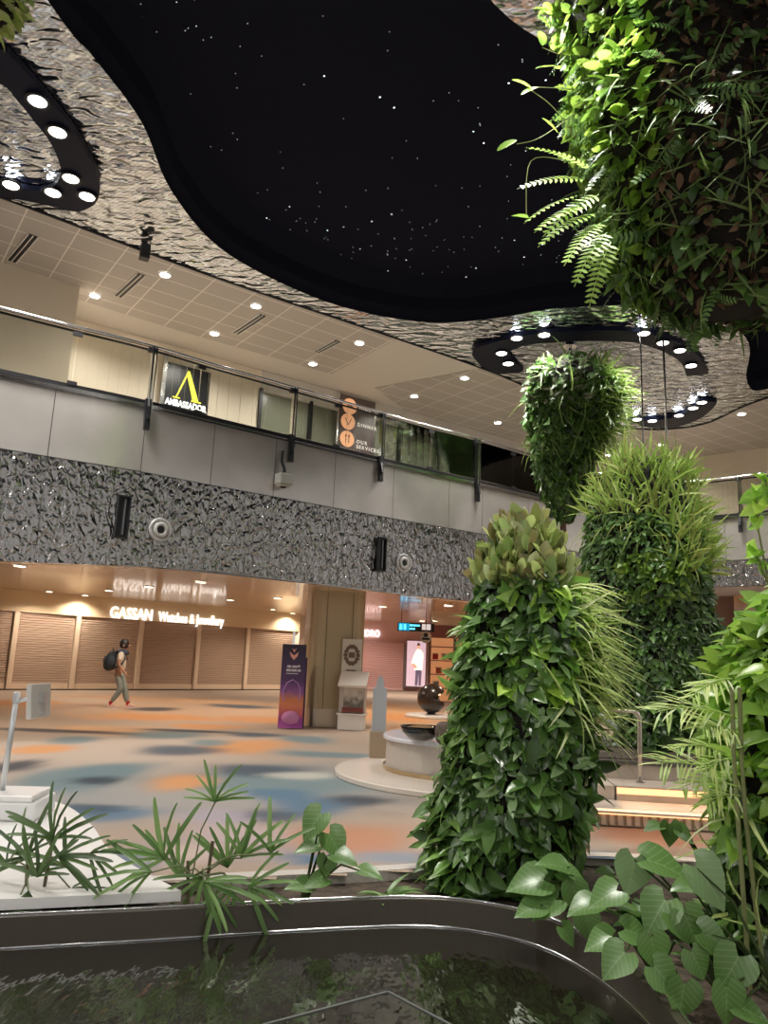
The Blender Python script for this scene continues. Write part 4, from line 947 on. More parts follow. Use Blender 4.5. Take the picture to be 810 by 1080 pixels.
# ================================================================== PERSON
def skin_obj(name, pts, edges, radii, m, parent=None, levels=2):
    me = bpy.data.meshes.new(name); me.from_pydata(pts, edges, []); me.materials.append(m)
    o = bpy.data.objects.new(name, me); COL.objects.link(o)
    if parent is not None: o.parent = parent
    sk = o.modifiers.new('skin', 'SKIN'); sk.use_smooth_shade = True; sk.use_x_symmetry = False
    if not me.skin_vertices: me.attributes.new('skin', 'FLOAT', 'POINT')
    for v, r in zip(me.skin_vertices[0].data, radii): v.radius = (r, r) if not hasattr(r, '__len__') else r
    me.skin_vertices[0].data[0].use_root = True
    ss = o.modifiers.new('smooth', 'SUBSURF'); ss.levels = levels; ss.render_levels = levels
    return o
SKIN = mat('skin', (.42, .22, .14), .5)
fp = atz(122, 747, 0)
pr = empty('person', (fp.x, fp.y, 0), radians(8), 'person walking to the right in grey trousers, pale top and dark scarf, carrying a backpack', 'person')
# x = walking direction, y = away, z = up
P = {'pel': (0, 0, .93), 'bel': (.01, 0, 1.08), 'che': (.02, 0, 1.28), 'neck': (.04, 0, 1.46), 'head0': (.06, 0, 1.56), 'head1': (.075, 0, 1.66), 'head2': (.07, 0, 1.74),
     'shR': (.03, -.17, 1.40), 'elR': (.00, -.22, 1.13), 'wrR': (.16, -.20, .94), 'haR': (.21, -.19, .88),
     'shL': (.03, .17, 1.40), 'elL': (-.05, .22, 1.13), 'wrL': (.06, .22, .90), 'haL': (.10, .22, .83),
     'hiR': (0, -.09, .88), 'knR': (.10, -.10, .50), 'anR': (-.13, -.10, .12), 'toR': (-.02, -.10, .04),
     'hiL': (0, .09, .88), 'knL': (.16, .10, .49), 'anL': (.27, .10, .10), 'toL': (.41, .10, .05)}
rad = {'pel': .14, 'bel': .125, 'che': (.145, .12), 'neck': .055, 'head0': .075, 'head1': .098, 'head2': .075, 'shR': .06, 'shL': .06, 'elR': .042, 'elL': .042, 'wrR': .028, 'wrL': .028, 'haR': .035, 'haL': .035,
       'hiR': .09, 'hiL': .09, 'knR': .06, 'knL': .06, 'anR': .04, 'anL': .04, 'toR': .035, 'toL': .035}
E_ = [('pel', 'bel'), ('bel', 'che'), ('che', 'neck'), ('neck', 'head0'), ('head0', 'head1'), ('head1', 'head2'), ('che', 'shR'), ('shR', 'elR'), ('elR', 'wrR'), ('wrR', 'haR'), ('che', 'shL'), ('shL', 'elL'), ('elL', 'wrL'), ('wrL', 'haL'),
      ('pel', 'hiR'), ('hiR', 'knR'), ('knR', 'anR'), ('anR', 'toR'), ('pel', 'hiL'), ('hiL', 'knL'), ('knL', 'anL'), ('anL', 'toL')]
ks = list(P); ix = {k: i for i, k in enumerate(ks)}
pv = [P[k] for k in ks]; pe = [(ix[a], ix[b]) for a, b in E_]; pr_ = [rad[k] for k in ks]
for hk, sy in (('haR', -1), ('haL', 1)):        # fingers and thumb
    hx, hy, hz = P[hk]
    for j, (dy, ln) in enumerate(((-.024, .055), (-.008, .065), (.008, .062), (.022, .05))):
        i0 = len(pv); pv += [(hx + .02, hy + dy, hz - .02), (hx + .03 + ln * .4, hy + dy, hz - .02 - ln * .6), (hx + .02 + ln * .3, hy + dy, hz - .03 - ln)]
        pr_ += [.009, .008, .007]; pe += [(ix[hk], i0), (i0, i0 + 1), (i0 + 1, i0 + 2)]
    i0 = len(pv); pv += [(hx + .03, hy - sy * .03, hz + .01), (hx + .06, hy - sy * .045, hz - .02)]; pr_ += [.01, .009]; pe += [(ix[hk], i0), (i0, i0 + 1)]
skin_obj('body', pv, pe, pr_, SKIN, pr)
def sub(keys, edges, radii, nm, m, shift=(0, 0, 0)):
    j = {k: i for i, k in enumerate(keys)}
    return skin_obj(nm, [tuple(Vector(P.get(k, k)) + Vector(shift)) if isinstance(k, str) else k for k in keys], [(j[a], j[b]) for a, b in edges], radii, m, pr)
P.update({'cuR': (-.11, -.10, .17), 'cuL': (.255, .10, .16), 'slR': (.01, -.21, 1.22), 'slL': (-.01, .21, 1.22), 'wa': (0, 0, .98)})
sub(['pel', 'wa', 'hiR', 'knR', 'cuR', 'hiL', 'knL', 'cuL'], [('pel', 'wa'), ('pel', 'hiR'), ('hiR', 'knR'), ('knR', 'cuR'), ('pel', 'hiL'), ('hiL', 'knL'), ('knL', 'cuL')], [.165, .15, .115, .088, .062, .115, .088, .062], 'trousers', mat('grey_green_cloth', (.24, .27, .25), .85))
sub(['wa', 'bel', 'che', 'shR', 'slR', 'shL', 'slL'], [('wa', 'bel'), ('bel', 'che'), ('che', 'shR'), ('shR', 'slR'), ('che', 'shL'), ('shL', 'slL')], [.155, .15, (.165, .14), .085, .065, .085, .065], 'shirt', mat('cream_cloth', (.62, .54, .44), .85))
MB().lathe((.03, 0, 1.40), [(.15, -.02), (.17, .03), (.14, .10), (.09, .13), (.07, .12)], 16).build('scarf', mat('dark_blue_cloth', (.035, .045, .065), .9), pr, smooth=True)
hd = MB(); hd.lathe((.055, 0, 1.62), [(.10, -.05), (.118, .02), (.118, .09), (.09, .155), (.04, .18)], 16); hd.build('hair', mat('black_hair', (.012, .010, .010), .6), pr, smooth=True)
MB().box((.185, 0, 1.625), (.035, .03, .05)).build('nose', SKIN, pr, bevel=.01)
for y in (-.04, .04): MB().box((.168, y, 1.655), (.012, .025, .012)).build('eye', BLACK, pr)
MB().box((.165, 0, 1.58), (.012, .05, .012)).build('mouth', mat('lip', (.3, .1, .08), .5), pr)
for y in (-.11, .11): MB().box((.06, y, 1.63), (.035, .02, .06)).build('ear', SKIN, pr, bevel=.008)
SOCK = mat('red_sock', (.42, .02, .02), .8); SHOE = mat('pale_pink_shoe', (.70, .42, .36), .6)
for (ax, ay, az), pitch in (((-.13, -.10, .0), 0), ((.27, .10, .0), -.18)):
    z0 = .045
    sh = MB().box((ax + .07, ay, z0), (.27, .10, .065), R=Matrix.Rotation(pitch, 3, 'Y')).box((ax + .01, ay, z0 + .045), (.13, .085, .06)).build('shoe', SHOE, pr, bevel=.02)
    MB().box((ax + .07, ay, z0 - .032 + .0), (.28, .105, .02), R=Matrix.Rotation(pitch, 3, 'Y')).build('sole', WHITE, sh)
    MB().tube([(ax + .0, ay, .08), (ax + .015, ay, .19)], .047, 10).build('sock', SOCK, pr)
# backpack
bpk = empty('backpack', (fp.x - .22, fp.y - .03, 1.22), radians(8), 'bulging dark navy backpack on the back of the walking person', 'backpack')
NAV = mat('navy_fabric', (.028, .04, .055), .75)
bm = bmesh.new(); bmesh.ops.create_icosphere(bm, subdivisions=3, radius=1)
for v in bm.verts: v.co = Vector((v.co.x * .15 * (1.15 - .25 * v.co.z), v.co.y * .17, v.co.z * .27)); v.co.x -= .03 * (1 - v.co.z / .27)
me = bpy.data.meshes.new('bag'); bm.to_mesh(me); bm.free(); me.materials.append(NAV); me.polygons.foreach_set('use_smooth', [True] * len(me.polygons))
o = bpy.data.objects.new('bag', me); COL.objects.link(o); o.parent = bpk
MB().tube([(-.13, -.10, -.16), (-.19, -.06, .0), (-.15, -.05, .12)], .03, 8).build('front_pocket', mat('navy_light', (.05, .07, .09), .7), bpk, smooth=True)
for y in (-.15, .13): MB().tube([(.02, y, .20), (.14, y * 1.05, .26), (.30, y, .22), (.36, y, .06), (.26, y * 1.1, -.12), (.03, y, -.20)], .020, 6).build('shoulder_strap', NAV, bpk, smooth=True)
MB().tube([(.02, -.05, .25), (.0, 0, .32), (.02, .05, .25)], .012, 6).build('grab_loop', NAV, bpk)

# ================================================================== PLANTS
def proj(p):
    v = np.asarray(p) - np.array([0, 0, H]); k = v @ np.array(fwd)
    return 405 + F * (v @ np.array(rt)) / k, 540 - F * (v @ np.array(up)) / k
def leaf_mat(name, cols, rough=.38, trans=.30, spec=.75, gain=1.28):
    cols = [(min(225, max(q[0], min(q[0] * 1.14 + 8, q[1] * .82)) * gain), min(225, q[1] * gain), min(225, (q[2] + 3) * gain)) for q in cols]
    m = mat(name, rough=rough, spec=spec); N, L, p = nodes(m)
    g = N.new('ShaderNodeNewGeometry'); r = N.new('ShaderNodeValToRGB'); L.new(g.outputs['Random Per Island'], r.inputs[0])
    e = r.color_ramp.elements
    while len(e) < len(cols): e.new(.5)
    for k, c in enumerate(cols): e[k].position = k / max(1, len(cols) - 1); e[k].color = (*lin(c), 1)
    L.new(r.outputs[0], p.inputs['Base Color'])
    t = N.new('ShaderNodeBsdfTranslucent'); hsv = N.new('ShaderNodeHueSaturation'); hsv.inputs['Value'].default_value = 1.35; hsv.inputs['Hue'].default_value = .497; hsv.inputs['Saturation'].default_value = .95
    L.new(r.outputs[0], hsv.inputs['Color']); L.new(hsv.outputs[0], t.inputs[0])
    mx = N.new('ShaderNodeMixShader'); mx.inputs[0].default_value = trans; out = N['Material Output']
    L.new(p.outputs[0], mx.inputs[1]); L.new(t.outputs[0], mx.inputs[2]); L.new(mx.outputs[0], out.inputs[0]); return m

def strip_tmpl(rows, fold=.12, droop=.25, back=None):
    """rows of (y, halfwidth[, y of the side points]); a leaf with a folded midrib"""
    V, Fc = [], []
    for r in rows:
        y, w = r[0], r[1]; ys = r[2] if len(r) > 2 else y
        for x, yy in ((-w, ys), (0, y), (w, ys)):
            V.append((x, yy, fold * abs(x) * 2 - droop * max(0, yy) ** 2))
    for i in range(len(rows) - 1):
        a = i * 3; Fc += [(a, a + 1, a + 4, a + 3), (a + 1, a + 2, a + 5, a + 4)]
    return np.array(V, float), Fc
HEART = strip_tmpl([(0, .16, -.14), (.10, .36, -.02), (.35, .40, .28), (.65, .26, .62), (1, .01, .98)], .15, .28)
HEARTB = strip_tmpl([(0, .22, -.20), (.08, .44, -.08), (.30, .52, .22), (.58, .40, .52), (.82, .19, .80), (1, .01, .99)], .10, .18)
OVATE = strip_tmpl([(0, .03), (.2, .19), (.5, .24), (.8, .14), (1, .01)], .18, .25)
LANCE = strip_tmpl([(0, .03), (.25, .12), (.55, .13), (.8, .08), (1, .005)], .2, .35)
OVAL = strip_tmpl([(0, .05), (.15, .17), (.45, .25), (.75, .22), (.93, .11), (1, .02)], .12, .12)
BLADE = strip_tmpl([(0, .030), (.3, .036), (.6, .028), (.85, .016), (1, .003)], .3, .75)
BLADES = strip_tmpl([(0, .030), (.3, .045), (.65, .035), (1, .003)], .3, .35)
STRAP = strip_tmpl([(0, .03), (.15, .075), (.5, .09), (.85, .075), (.97, .05), (1, .02)], .12, .22)
def frond_tmpl(n=11, wl=.26, droop=.45, lw=.035, tip=.35):
    V, Fc = [], []
    def P(x, y): return (x, y, -droop * y * y - .25 * x * x)
    for i in range(n):
        y = .08 + .9 * i / n; L_ = wl * (1 - (1 - tip) * (i / n)) * (1 if i > 1 else .7)
        for s_ in (-1, 1):
            b = len(V); V += [P(0, y - lw * .4), P(s_ * L_ * .5, y + L_ * .12 - lw * .6), P(s_ * L_, y + L_ * .35), P(s_ * L_ * .5, y + L_ * .12 + lw), P(0, y + lw * .6)]
            Fc.append((b, b + 1, b + 3, b + 4)); Fc.append((b + 1, b + 2, b + 3))
    for i in range(6):
        b = len(V); y0, y1 = i / 6, (i + 1) / 6
        V += [P(-.008, y0), P(.008, y0), P(.006, y1), P(-.006, y1)]; Fc.append((b, b + 1, b + 2, b + 3))
    return np.array(V, float), Fc
FROND = frond_tmpl(); FERNLET = frond_tmpl(8, .22, .3, .05)
def foliage(name, tm, pos, dirs, nrm, size, m, parent, jitter=.25, z0=None):  # noqa
    """all leaves of one kind on one plant, as one mesh"""
    pos = np.asarray(pos, float); N_ = len(pos)
    if N_ == 0: return None
    d = np.asarray(dirs, float) + RNG.normal(size=(N_, 3)) * jitter; d /= np.linalg.norm(d, axis=1)[:, None]
    n_ = np.asarray(nrm, float) + RNG.normal(size=(N_, 3)) * jitter
    x = np.cross(d, n_); x /= np.linalg.norm(x, axis=1)[:, None] + 1e-9; z = np.cross(x, d)
    T, Fc = tm; sz = np.asarray(size)[:, None, None]
    V = pos[:, None, :] + sz * (T[None, :, 0:1] * x[:, None, :] + T[None, :, 1:2] * d[:, None, :] + T[None, :, 2:3] * z[:, None, :])
    if z0 is not None: V[:, :, 2] = np.maximum(V[:, :, 2], z0)
    K = len(T); V = V.reshape(-1, 3)
    q = [f for f in Fc if len(f) == 4]; t = [f for f in Fc if len(f) == 3]
    offs = (np.arange(N_) * K)[:, None]
    loops, starts, tot = [], [], []
    me = bpy.data.meshes.new(name)
    LI = [];
    if q: LI.append((offs[:, :, None] + np.array(q)[None]).reshape(-1, 4))
    if t: LI.append((offs[:, :, None] + np.array(t)[None]).reshape(-1, 3))
    flat_ = np.concatenate([a.ravel() for a in LI]); cnt = np.concatenate([np.full(len(a), a.shape[1]) for a in LI])
    me.vertices.add(len(V)); me.vertices.foreach_set('co', V.astype(np.float32).ravel())
    me.loops.add(len(flat_)); me.loops.foreach_set('vertex_index', flat_.astype(np.int32))
    me.polygons.add(len(cnt)); me.polygons.foreach_set('loop_start', np.concatenate([[0], np.cumsum(cnt)[:-1]]).astype(np.int32))
    me.polygons.foreach_set('use_smooth', np.ones(len(cnt), bool))
    me.update(calc_edges=True); me.validate(); me.materials.append(m)
    o = bpy.data.objects.new(name, me); COL.objects.link(o)
    if parent is not None: o.parent = parent
    return o
class Column:
    def __init__(s, rows, Y, margin, lump=.08, seed=0):
        s.Y = Y; A = []
        for y, xl, xr in rows:
            a, b = aty(xl, y, Y), aty(xr, y, Y); A.append(((a.z + b.z) / 2, (a.x + b.x) / 2, max(.04, (b.x - a.x) / 2 - margin)))
        A.sort(); s.z, s.cx, s.r = (np.array(c) for c in zip(*A)); s.ph = np.random.default_rng(seed).uniform(0, 6.28, 6); s.lump = lump
        w = np.interp(np.linspace(s.z[0], s.z[-1], 200), s.z, s.r); s.zz = np.linspace(s.z[0], s.z[-1], 200); s.w = w / w.sum()
    def rad(s, z, phi):
        r = np.interp(z, s.z, s.r); p = s.ph
        return r * (1 + s.lump * (np.sin(3 * phi + p[0] + z * 1.3) + np.sin(5 * phi + p[1] - z * 2.1) + .8 * np.sin(2 * phi + z * 4 + p[2])))
    def sample(s, n, sink=.0):
        z = RNG.choice(s.zz, n, p=s.w) + RNG.uniform(-.5, .5, n) * (s.zz[1] - s.zz[0]); phi = RNG.uniform(0, 2 * pi, n); r = s.rad(z, phi) - RNG.uniform(0, 1, n) * sink
        nr = np.stack([np.cos(phi), np.sin(phi), np.zeros(n)], 1)
        dr = (s.rad(z + .05, phi) - s.rad(z - .05, phi)) / .1
        pos = np.stack([np.interp(z, s.z, s.cx) + r * nr[:, 0], s.Y + r * nr[:, 1], z], 1)
        n3 = nr.copy(); n3[:, 2] = np.clip(-dr, -1.2, 1.2); n3 /= np.linalg.norm(n3, axis=1)[:, None]
        px, py = proj(pos); return pos, n3, nr, px, py, phi
    def core(s, parent, m, shrink_=.05):
        mb = MB(); prev = None; K = 32; zs = np.linspace(s.z[0], s.z[-1], 26)
        for z in zs:
            for k in range(K):
                a = 2 * pi * k / K; r = max(.03, s.rad(z, a) - shrink_ + .025 * sin(z * 23 + k * 2.7)); mb.v.append((float(np.interp(z, s.z, s.cx)) + r * cos(a), s.Y + r * sin(a), float(z)))
        for i in range(len(zs) - 1):
            for k in range(K): a = i * K + k; b = i * K + (k + 1) % K; mb.f.append((a, b, b + K, a + K)); mb.mi.append(0)
        mb.f.append(tuple(range(K))[::-1]); mb.mi.append(0); mb.f.append(tuple((len(zs) - 1) * K + k for k in range(K))); mb.mi.append(0)
        return mb.build('growing_core', m, parent, smooth=True)
COREM = add_noise_var(mat('peat_brown', (.010, .008, .006), .95), 25, .5, 1.0)
ZDOWN = np.array([0, 0, -1.0]); ZUP = np.array([0, 0, 1.0])
def grow(col, parent, name, tm, n, size, m, out=.5, down=.7, sel=None, nup=.4, jitter=.42, sink=.03, z0=None, side=0.0):
    pos, n3, nr, px, py, phi = col.sample(n, sink)
    k = np.ones(n, bool) if sel is None else sel(px, py, pos, phi)
    pos, n3, nr, phi = pos[k], n3[k], nr[k], phi[k]
    tng = np.stack([-np.sin(phi), np.cos(phi), np.zeros(len(phi))], 1) * RNG.normal(size=(len(phi), 1)) * side
    return foliage(name, tm, pos, n3 * out + ZDOWN * down + tng, n3 + ZUP * nup, RNG.uniform(size[0], size[1], len(pos)), m, parent, jitter, z0)
def front(phi): return np.sin(phi) < .35
G_POTHOS = leaf_mat('pothos_leaf', [(26, 52, 24), (38, 76, 32), (52, 96, 42), (70, 120, 54), (44, 84, 38)], .30)
G_BRIGHT = leaf_mat('bright_leaf', [(80, 140, 50), (110, 165, 60), (70, 125, 48), (132, 180, 70)], .35, .4)
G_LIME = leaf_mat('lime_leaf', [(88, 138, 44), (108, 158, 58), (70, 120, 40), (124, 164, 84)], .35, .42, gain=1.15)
G_RUBBER = leaf_mat('rubber_leaf', [(84, 96, 46), (118, 120, 64), (56, 76, 40), (150, 162, 96), (104, 94, 60), (90, 120, 56), (158, 160, 124)], .28, .3, gain=1.35)
G_SPIDER = leaf_mat('spider_leaf', [(120, 150, 70), (165, 185, 110), (90, 130, 55), (190, 205, 140)], .4, .4)
G_FERN = leaf_mat('fern_leaf', [(96, 130, 48), (122, 148, 64), (76, 114, 46), (140, 156, 84), (124, 126, 60)], .45, .4, gain=1.3)
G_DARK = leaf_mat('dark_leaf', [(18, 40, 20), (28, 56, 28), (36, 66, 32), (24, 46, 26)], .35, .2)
G_SMALL = leaf_mat('small_leaf', [(34, 72, 34), (54, 100, 46), (70, 118, 56), (46, 88, 42)], .4, .3)
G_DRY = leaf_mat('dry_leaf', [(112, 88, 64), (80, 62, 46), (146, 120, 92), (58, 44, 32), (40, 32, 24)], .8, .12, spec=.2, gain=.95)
G_SILVER = leaf_mat('silver_leaf', [(106, 124, 84), (128, 134, 104), (84, 104, 66), (138, 136, 112)], .5, .2, gain=1.05)
G_LACE = leaf_mat('lacy_leaf', [(70, 100, 64), (96, 124, 84), (60, 88, 52), (84, 104, 76)], .5, .3)

# --- A: leafy column behind the pond, centre
cA = Column([(556, 530, 570), (580, 518, 588), (610, 510, 600), (650, 502, 614), (700, 494, 624), (750, 488, 622), (800, 478, 618), (850, 468, 610), (900, 462, 598), (945, 462, 584), (965, 466, 576)], 5.95, .0, .075, 1)
A = empty('green_tower', (float(cA.cx[0]), 5.95, -.05), 0, 'tall leafy green plant column rising behind the pond in the middle of the photo', 'plant tower')
def fixp(root):
    """put the root at the base while the parts keep world coordinates"""
    for o in bpy.data.objects:
        if o.parent == root: o.matrix_parent_inverse = Matrix.Translation(-Vector(root.location))
cA.core(A, COREM)
grow(cA, A, 'pothos_leaves', HEART, 2500, (.07, .15), G_POTHOS, .40, .7, lambda px, py, p, f: py > 600, nup=.5, z0=-.04, side=.35)
grow(cA, A, 'bright_vine_leaves', HEART, 900, (.12, .18), G_BRIGHT, .6, .45, lambda px, py, p, f: ((px > 530) & (py > 610) & (py < 735)) & (RNG.random(len(px)) < .75), nup=.7, side=.4)
grow(cA, A, 'ovate_leaves', OVATE, 1500, (.14, .22), G_POTHOS, .55, .55, lambda px, py, p, f: (py > 640) & (RNG.random(len(px)) < .45), nup=.6, z0=-.04, side=.7)
grow(cA, A, 'variegated_leaves', OVATE, 700, (.10, .17), leaf_mat('variegated_leaf', [(92, 124, 74), (118, 146, 98), (76, 110, 58)], .3, .3), .7, .4, lambda px, py, p, f: (py > 640) & (py < 880), nup=.9, z0=-.04, side=.8, jitter=.6)
grow(cA, A, 'pointed_leaves', LANCE, 1500, (.15, .24), leaf_mat('pointed_leaf', [(60, 110, 44), (86, 140, 60), (48, 90, 38), (110, 150, 76)], .3, .3), .8, .25,
     lambda px, py, p, f: ((px < 505) & (py > 655) & (py < 800)) | ((px < 480) & (py > 850)), nup=.8, side=.5)
grow(cA, A, 'rubber_leaves', OVAL, 4200, (.12, .20), G_RUBBER, .45, -.75, lambda px, py, p, f: py < 622, nup=.1, jitter=.38, sink=.06)
grow(cA, A, 'spider_grass', BLADE, 2400, (.24, .40), G_SPIDER, .9, -.1, lambda px, py, p, f: (px > 596) & (py > 615) & (py < 775) & (np.cos(f) > .3), nup=.9, jitter=.25)
fixp(A)
# --- B: tall fern column behind the steps
cB = Column([(486, 655, 700), (500, 645, 718), (540, 628, 734), (580, 620, 744), (620, 620, 742), (640, 630, 740), (660, 640, 750), (700, 646, 754), (750, 650, 752), (790, 655, 748), (806, 655, 748)], 10.9, .0, .04, 2)
B = empty('green_tower', (float(cB.cx[0]), 10.9, .48), 0, 'tallest plant column at the back, topped with yellow green ferns, behind the handrail', 'plant tower')
cB.core(B, COREM)
grow(cB, B, 'fern_blades', BLADES, 3200, (.25, .5), G_FERN, .75, -.55, lambda px, py, p, f: (py < 545) | ((px > 705) & (py < 610)), nup=.3, jitter=.35)
grow(cB, B, 'hanging_grass', BLADE, 900, (.25, .4), G_FERN, .5, .6, lambda px, py, p, f: (py < 565) & (px < 720), jitter=.3)
grow(cB, B, 'small_leaves', OVATE, 7500, (.09, .16), G_SMALL, .5, .5, lambda px, py, p, f: (py > 540), side=.6, z0=.5)
grow(cB, B, 'lime_leaves', HEART, 3000, (.11, .17), G_LIME, .9, .2, lambda px, py, p, f: ((py > 585) & (py < 632) & (px > 655) & (px < 728)), side=.6)
grow(cB, B, 'lacy_leaves', LANCE, 3200, (.10, .18), G_LACE, .7, .1, lambda px, py, p, f: (py > 620) & (px > 700) & (py < 720), side=.7)
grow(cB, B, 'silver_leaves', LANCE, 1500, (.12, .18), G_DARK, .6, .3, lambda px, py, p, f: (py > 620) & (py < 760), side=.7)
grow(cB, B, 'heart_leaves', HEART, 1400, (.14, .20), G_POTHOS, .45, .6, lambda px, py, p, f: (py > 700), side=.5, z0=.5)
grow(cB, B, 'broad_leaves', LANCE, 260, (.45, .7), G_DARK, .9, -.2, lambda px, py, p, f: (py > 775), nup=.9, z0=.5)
fixp(B)
# --- C: hanging planter far
cC = Column([(381, 590, 612), (388, 572, 632), (402, 563, 646), (430, 562, 648), (460, 563, 638), (490, 565, 622), (520, 573, 614), (540, 584, 604), (547, 590, 598)], 16.6, .0, .05, 3)
top = float(cC.z[-1])
Cc = empty('hanging_planter', (float(cC.cx[-1]), 16.6, top), 0, 'smaller cone shaped planter hanging by a rod in the middle distance under the lamp ring', 'hanging planter')
cC.core(Cc, COREM)
MB().tube([(float(cC.cx[-1]), 16.6, top - .1), (float(cC.cx[-1]), 16.6, Z_CEIL - .01)], .05, 10).lathe((float(cC.cx[-1]), 16.6, Z_CEIL - .14), [(.16, 0), (.16, .12)], 16).build('rod', CHROME, Cc)
MB().tube([(float(cC.cx[0]), 16.6, float(cC.z[0]) - .35), (float(cC.cx[0]), 16.6, float(cC.z[0]) + .1)], .07, 8).build('bottom_spout', mat('rust_brown', (.14, .08, .05), .7), Cc)
grow(cC, Cc, 'ivy_leaves', HEART, 4200, (.14, .22), G_POTHOS, .35, .75, lambda px, py, p, f: py > 400, side=.5)
grow(cC, Cc, 'heart_leaves', HEART, 900, (.22, .34), G_SMALL, .6, .5, lambda px, py, p, f: (px < 585) & (py < 490), side=.5)
grow(cC, Cc, 'silver_leaves', LANCE, 1500, (.2, .34), G_SILVER, .7, .0, lambda px, py, p, f: (py < 425) & (px < 615), side=.6)
grow(cC, Cc, 'top_leaves', OVATE, 1200, (.18, .28), G_SMALL, .7, -.1, lambda px, py, p, f: (py < 420) & (px >= 600), side=.6)
grow(cC, Cc, 'yellow_grass', BLADE, 2400, (.35, .65), leaf_mat('grass_yellow', [(84, 112, 44), (104, 130, 54), (70, 98, 40)], .45, .3), .9, -.25, lambda px, py, p, f: (px > 628) & (py < 470) & (np.cos(f) > .2), nup=.7)
grow(cC, Cc, 'hanging_grass', BLADE, 260, (.4, .7), leaf_mat('grass_mid', [(70, 100, 44), (100, 130, 60), (50, 80, 36)], .4, .3), .4, .6, lambda px, py, p, f: (py < 480))
fixp(Cc)
# --- D: near hanging planter, upper right
cD = Column([(-40, 608, 840), (0, 606, 866), (60, 604, 880), (120, 612, 884), (170, 622, 884), (220, 634, 880), (260, 652, 872), (295, 676, 860), (318, 706, 836), (328, 735, 800)], 6.6, .0, .05, 4)
D = empty('hanging_planter', (float(cD.cx[-1]), 6.6, float(cD.z[-1])), 0, 'huge near hanging planter filling the upper right corner, bright leaves along its left edge', 'hanging planter')
cD.core(D, COREM)
x_ = float(cD.cx[-1]); MB().tube([(x_, 6.6, float(cD.z[-1]) - .1), (x_, 6.6, Z_CEIL - .0)], .05, 10).build('rod', CHROME, D)
lf = lambda px, py, p, f: np.cos(f) < -.45
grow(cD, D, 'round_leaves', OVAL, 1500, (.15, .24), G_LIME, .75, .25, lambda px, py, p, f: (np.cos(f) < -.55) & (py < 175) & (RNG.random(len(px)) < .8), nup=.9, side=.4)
grow(cD, D, 'vine_leaves', HEART, 3600, (.10, .16), leaf_mat('vine_leaf', [(70, 120, 40), (96, 150, 50), (54, 96, 34), (120, 165, 60)], .35, .4), .55, .45, lambda px, py, p, f: (px < 690) & (RNG.random(len(px)) < .8), side=.5)
grow(cD, D, 'grass_tufts', BLADE, 3000, (.18, .34), leaf_mat('tuft_leaf', [(60, 96, 44), (80, 120, 60), (40, 70, 32)], .4, .3), .7, .1, lambda px, py, p, f: (py > 60) & (px > 620) & (RNG.random(len(px)) < .7), side=.6)
grow(cD, D, 'ferns', FERNLET, 900, (.25, .40), G_SMALL, .8, .2, lambda px, py, p, f: (RNG.random(len(px)) < .5) & (px < 760), side=.5)
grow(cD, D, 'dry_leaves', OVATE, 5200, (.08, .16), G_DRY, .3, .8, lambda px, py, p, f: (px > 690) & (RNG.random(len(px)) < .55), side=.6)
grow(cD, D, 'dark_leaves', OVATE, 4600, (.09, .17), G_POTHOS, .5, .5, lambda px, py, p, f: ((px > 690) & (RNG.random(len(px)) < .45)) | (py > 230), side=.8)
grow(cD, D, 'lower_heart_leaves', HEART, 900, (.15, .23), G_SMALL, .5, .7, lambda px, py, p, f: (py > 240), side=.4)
grow(cD, D, 'right_grass', BLADE, 600, (.22, .40), MATS['tuft_leaf'], .6, .3, lambda px, py, p, f: (px > 770) & (py < 260), side=.4)
# polypody fronds reaching out at the left
fr_ = [(590, 190, -1, .0), (588, 205, -1, -.2), (594, 215, -1, -.35), (600, 225, -.9, -.5), (606, 235, -.8, -.7), (612, 245, -.7, -.9), (596, 180, -1, .15), (604, 205, -1, -.6), (616, 255, -.5, -1)]
ps_ = np.array([tuple(aty(a[0] + 28, a[1], 6.2)) for a in fr_]); ds_ = np.array([(a[2], -.3, a[3]) for a in fr_])
foliage('polypody_fronds', frond_tmpl(12, .26, .30, .030, .3), ps_, ds_, np.tile([0, -.6, .8], (len(fr_), 1)), np.full(len(fr_), .62), leaf_mat('polypody', [(96, 146, 60), (120, 160, 78), (134, 158, 70)], .4, .45), D, .12)
mb = MB()
for (a, b, c) in (((606, 120), (570, 150), (545, 152)), ((600, 170), (560, 175), (555, 230)), ((610, 150), (585, 120), (560, 95)), ((612, 60), (590, 62), (572, 50)), ((614, 95), (590, 98), (568, 92))):
    mb.tube(spline([aty(*a, 6.3), aty(*b, 6.1) + Vector((0, 0, .05)), aty(*c, 6.05)], 6), .004, 5)
mb.build('vine_stems', mat('stem_green', (.20, .22, .08), .5), D)
tips = [(545, 148), (557, 230), (560, 93), (572, 48), (568, 92), (580, 30), (585, 70), (578, 12), (588, 140)]
foliage('tip_leaves', OVAL, [tuple(aty(*t, 6.05)) for t in tips], np.tile([-.7, -.4, -.1], (len(tips), 1)), np.tile([0, -.6, .8], (len(tips), 1)), np.full(len(tips), .19), G_LIME, D, .35)
fixp(D)
